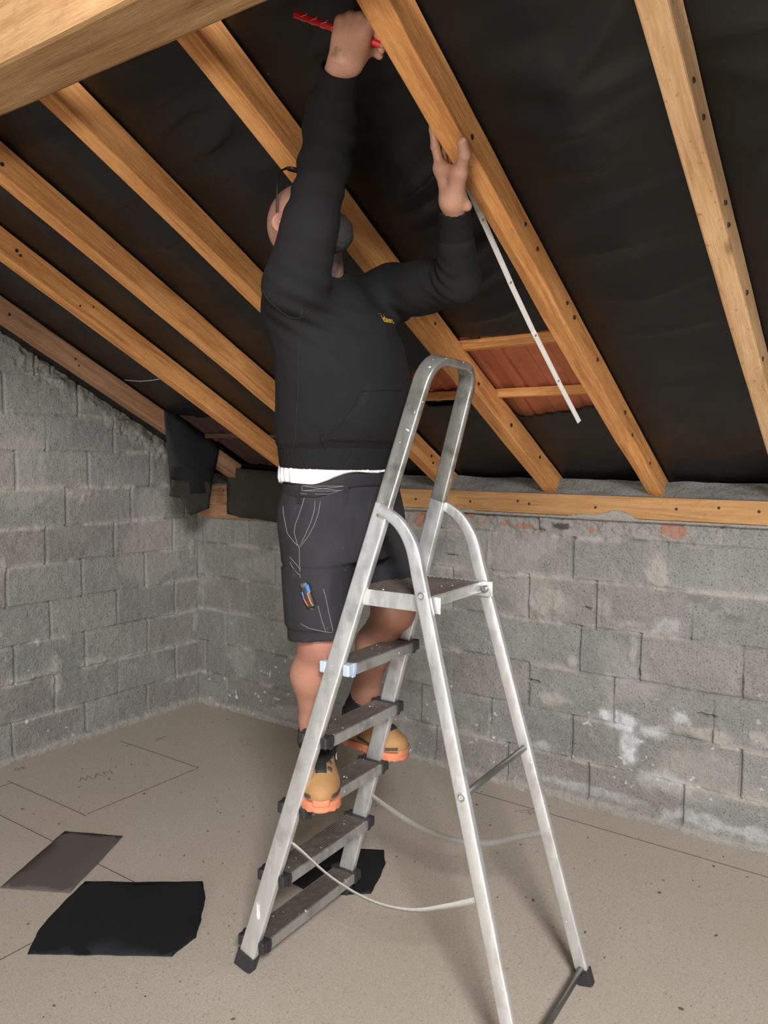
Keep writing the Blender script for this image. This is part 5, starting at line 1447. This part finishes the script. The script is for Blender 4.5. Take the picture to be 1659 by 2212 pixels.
for ln in ([(2.3753, -1.6796, 1.4461), (2.3751, -1.6812, 1.4236), (2.3671, -1.6851, 1.3909), (2.3518, -1.6903, 1.3551), (2.3401, -1.6939, 1.3319), (2.3312, -1.6951, 1.3187)],
           [(2.3885, -1.6721, 1.4463), (2.3848, -1.6753, 1.4138), (2.3735, -1.6811, 1.3784), (2.3565, -1.688, 1.3451), (2.3427, -1.693, 1.3269), (2.3325, -1.6947, 1.3149)],
           [(2.3463, -1.6916, 1.458), (2.3424, -1.6929, 1.4404), (2.3316, -1.6956, 1.4098), (2.3188, -1.6981, 1.379), (2.3143, -1.6987, 1.3559), (2.3242, -1.6966, 1.3259), (2.331, -1.6948, 1.311), (2.3279, -1.6893, 1.2542), (2.3336, -1.6939, 1.2272)],
           [(2.2664, -1.6926, 1.4296), (2.2732, -1.6963, 1.3994), (2.2855, -1.6968, 1.354), (2.3148, -1.6974, 1.3279), (2.327, -1.696, 1.3185)],
           [(2.2934, -1.6943, 1.2851), (2.3235, -1.6919, 1.2592), (2.3257, -1.6887, 1.2514)], [(2.2938, -1.6927, 1.2696), (2.3047, -1.6878, 1.2494), (2.33, -1.6936, 1.237)],
           [(2.3817, -1.6725, 1.1503), (2.3886, -1.6669, 1.1144), (2.3978, -1.6581, 1.0757), (2.4069, -1.6371, 1.0706)], [(2.4069, -1.6371, 1.0706), (2.4046, -1.6506, 1.124), (2.3987, -1.6596, 1.1758), (2.3939, -1.6638, 1.1988)],
           [(2.3342, -1.6926, 1.0964), (2.3583, -1.6856, 1.0855), (2.3914, -1.6662, 1.0775), (2.4069, -1.6371, 1.0706)], [(2.3701, -1.6802, 1.1399), (2.3561, -1.687, 1.1444), (2.3489, -1.6903, 1.1594)]):
    seam([ln], shorts_f, .00075, 'stitching', M['stitch'], sh_o, .0002)
for ln in ([(2.3445, -1.6991, 1.4895), (2.40, -1.675, 1.4893), (2.4399, -1.6268, 1.4891), (2.4405, -1.626, 1.4755), (2.40, -1.674, 1.4753), (2.3435, -1.698, 1.4752), (2.3445, -1.6991, 1.4895)], [(2.3445, -1.6991, 1.4895), (2.40, -1.674, 1.482), (2.4405, -1.626, 1.4755)],
           [(2.3435, -1.698, 1.4752), (2.40, -1.674, 1.482), (2.4399, -1.6268, 1.4891)], [(2.3326, -1.6987, 1.4678), (2.3998, -1.6702, 1.4666), (2.437, -1.630, 1.466)]):
    seam([ln], belt_f, .0006, 'stitching', M['stitch'], belt_o, .0002)
for pt in ((2.330, -1.70, 1.475), (2.443, -1.624, 1.48)):                 # belt loops
    S_ = snap([(pt[0], pt[1], z) for z in (1.440, 1.452, 1.466, 1.480, 1.494)], lambda x, y, z: np.minimum(belt_f(x, y, z), shorts_f(x, y, z)), .0018)
    MB().sweep([tuple(q) for q in S_], Vector((pt[0]-2.325, pt[1]+1.49, 0)), [(-.0012, -.006), (.0012, -.006), (.0012, .006), (-.0012, .006)]).build('belt_loop', M['belt'], sh_o)
# yellow print on the chest
cu = bpy.data.curves.new('print', 'FONT'); cu.body = 'ickers'; cu.size = .034; cu.shear = 0.25; cu.extrude = 0.0; cu.offset = 0.0006; cu.resolution_u = 3
to = bpy.data.objects.new('print', cu); COL.objects.link(to)
bpy.context.view_layer.update()
me = bpy.data.meshes.new_from_object(to.evaluated_get(bpy.context.evaluated_depsgraph_get()))
tv = np.array([tuple(v.co) for v in me.vertices]); tf = [tuple(q.vertices) for q in me.polygons]
bpy.data.objects.remove(to)
for q in range(3):                                       # the little dots above the letters
    n0 = len(tv); c = np.array((.004+.018*q, .029+.002*(q % 2), 0)); tv = np.concatenate([tv, c+np.array([(-.0018, -.0015, 0), (.0018, -.0015, 0), (.0018, .0015, 0), (-.0018, .0015, 0)])]); tf.append((n0, n0+1, n0+2, n0+3))
P0 = np.array((2.516, -1.560, 1.943)); e = .003
g_ = vn([float(hoodie_f(*[np.array([P0[j]+e*(j == k)]) for j in range(3)])[0]-hoodie_f(*[np.array([P0[j]-e*(j == k)]) for j in range(3)])[0]) for k in range(3)])
rt = np.array((-.2, 1.0, .12)); rt = vn(rt-g_*np.dot(rt, g_)); up2 = np.cross(g_, rt)
W3 = P0+(tv[:, :1])*rt+tv[:, 1:2]*up2
link_mesh('chest_print', snap(W3, hoodie_f, .0012, 8), tf, M['yellow'], hood_o)
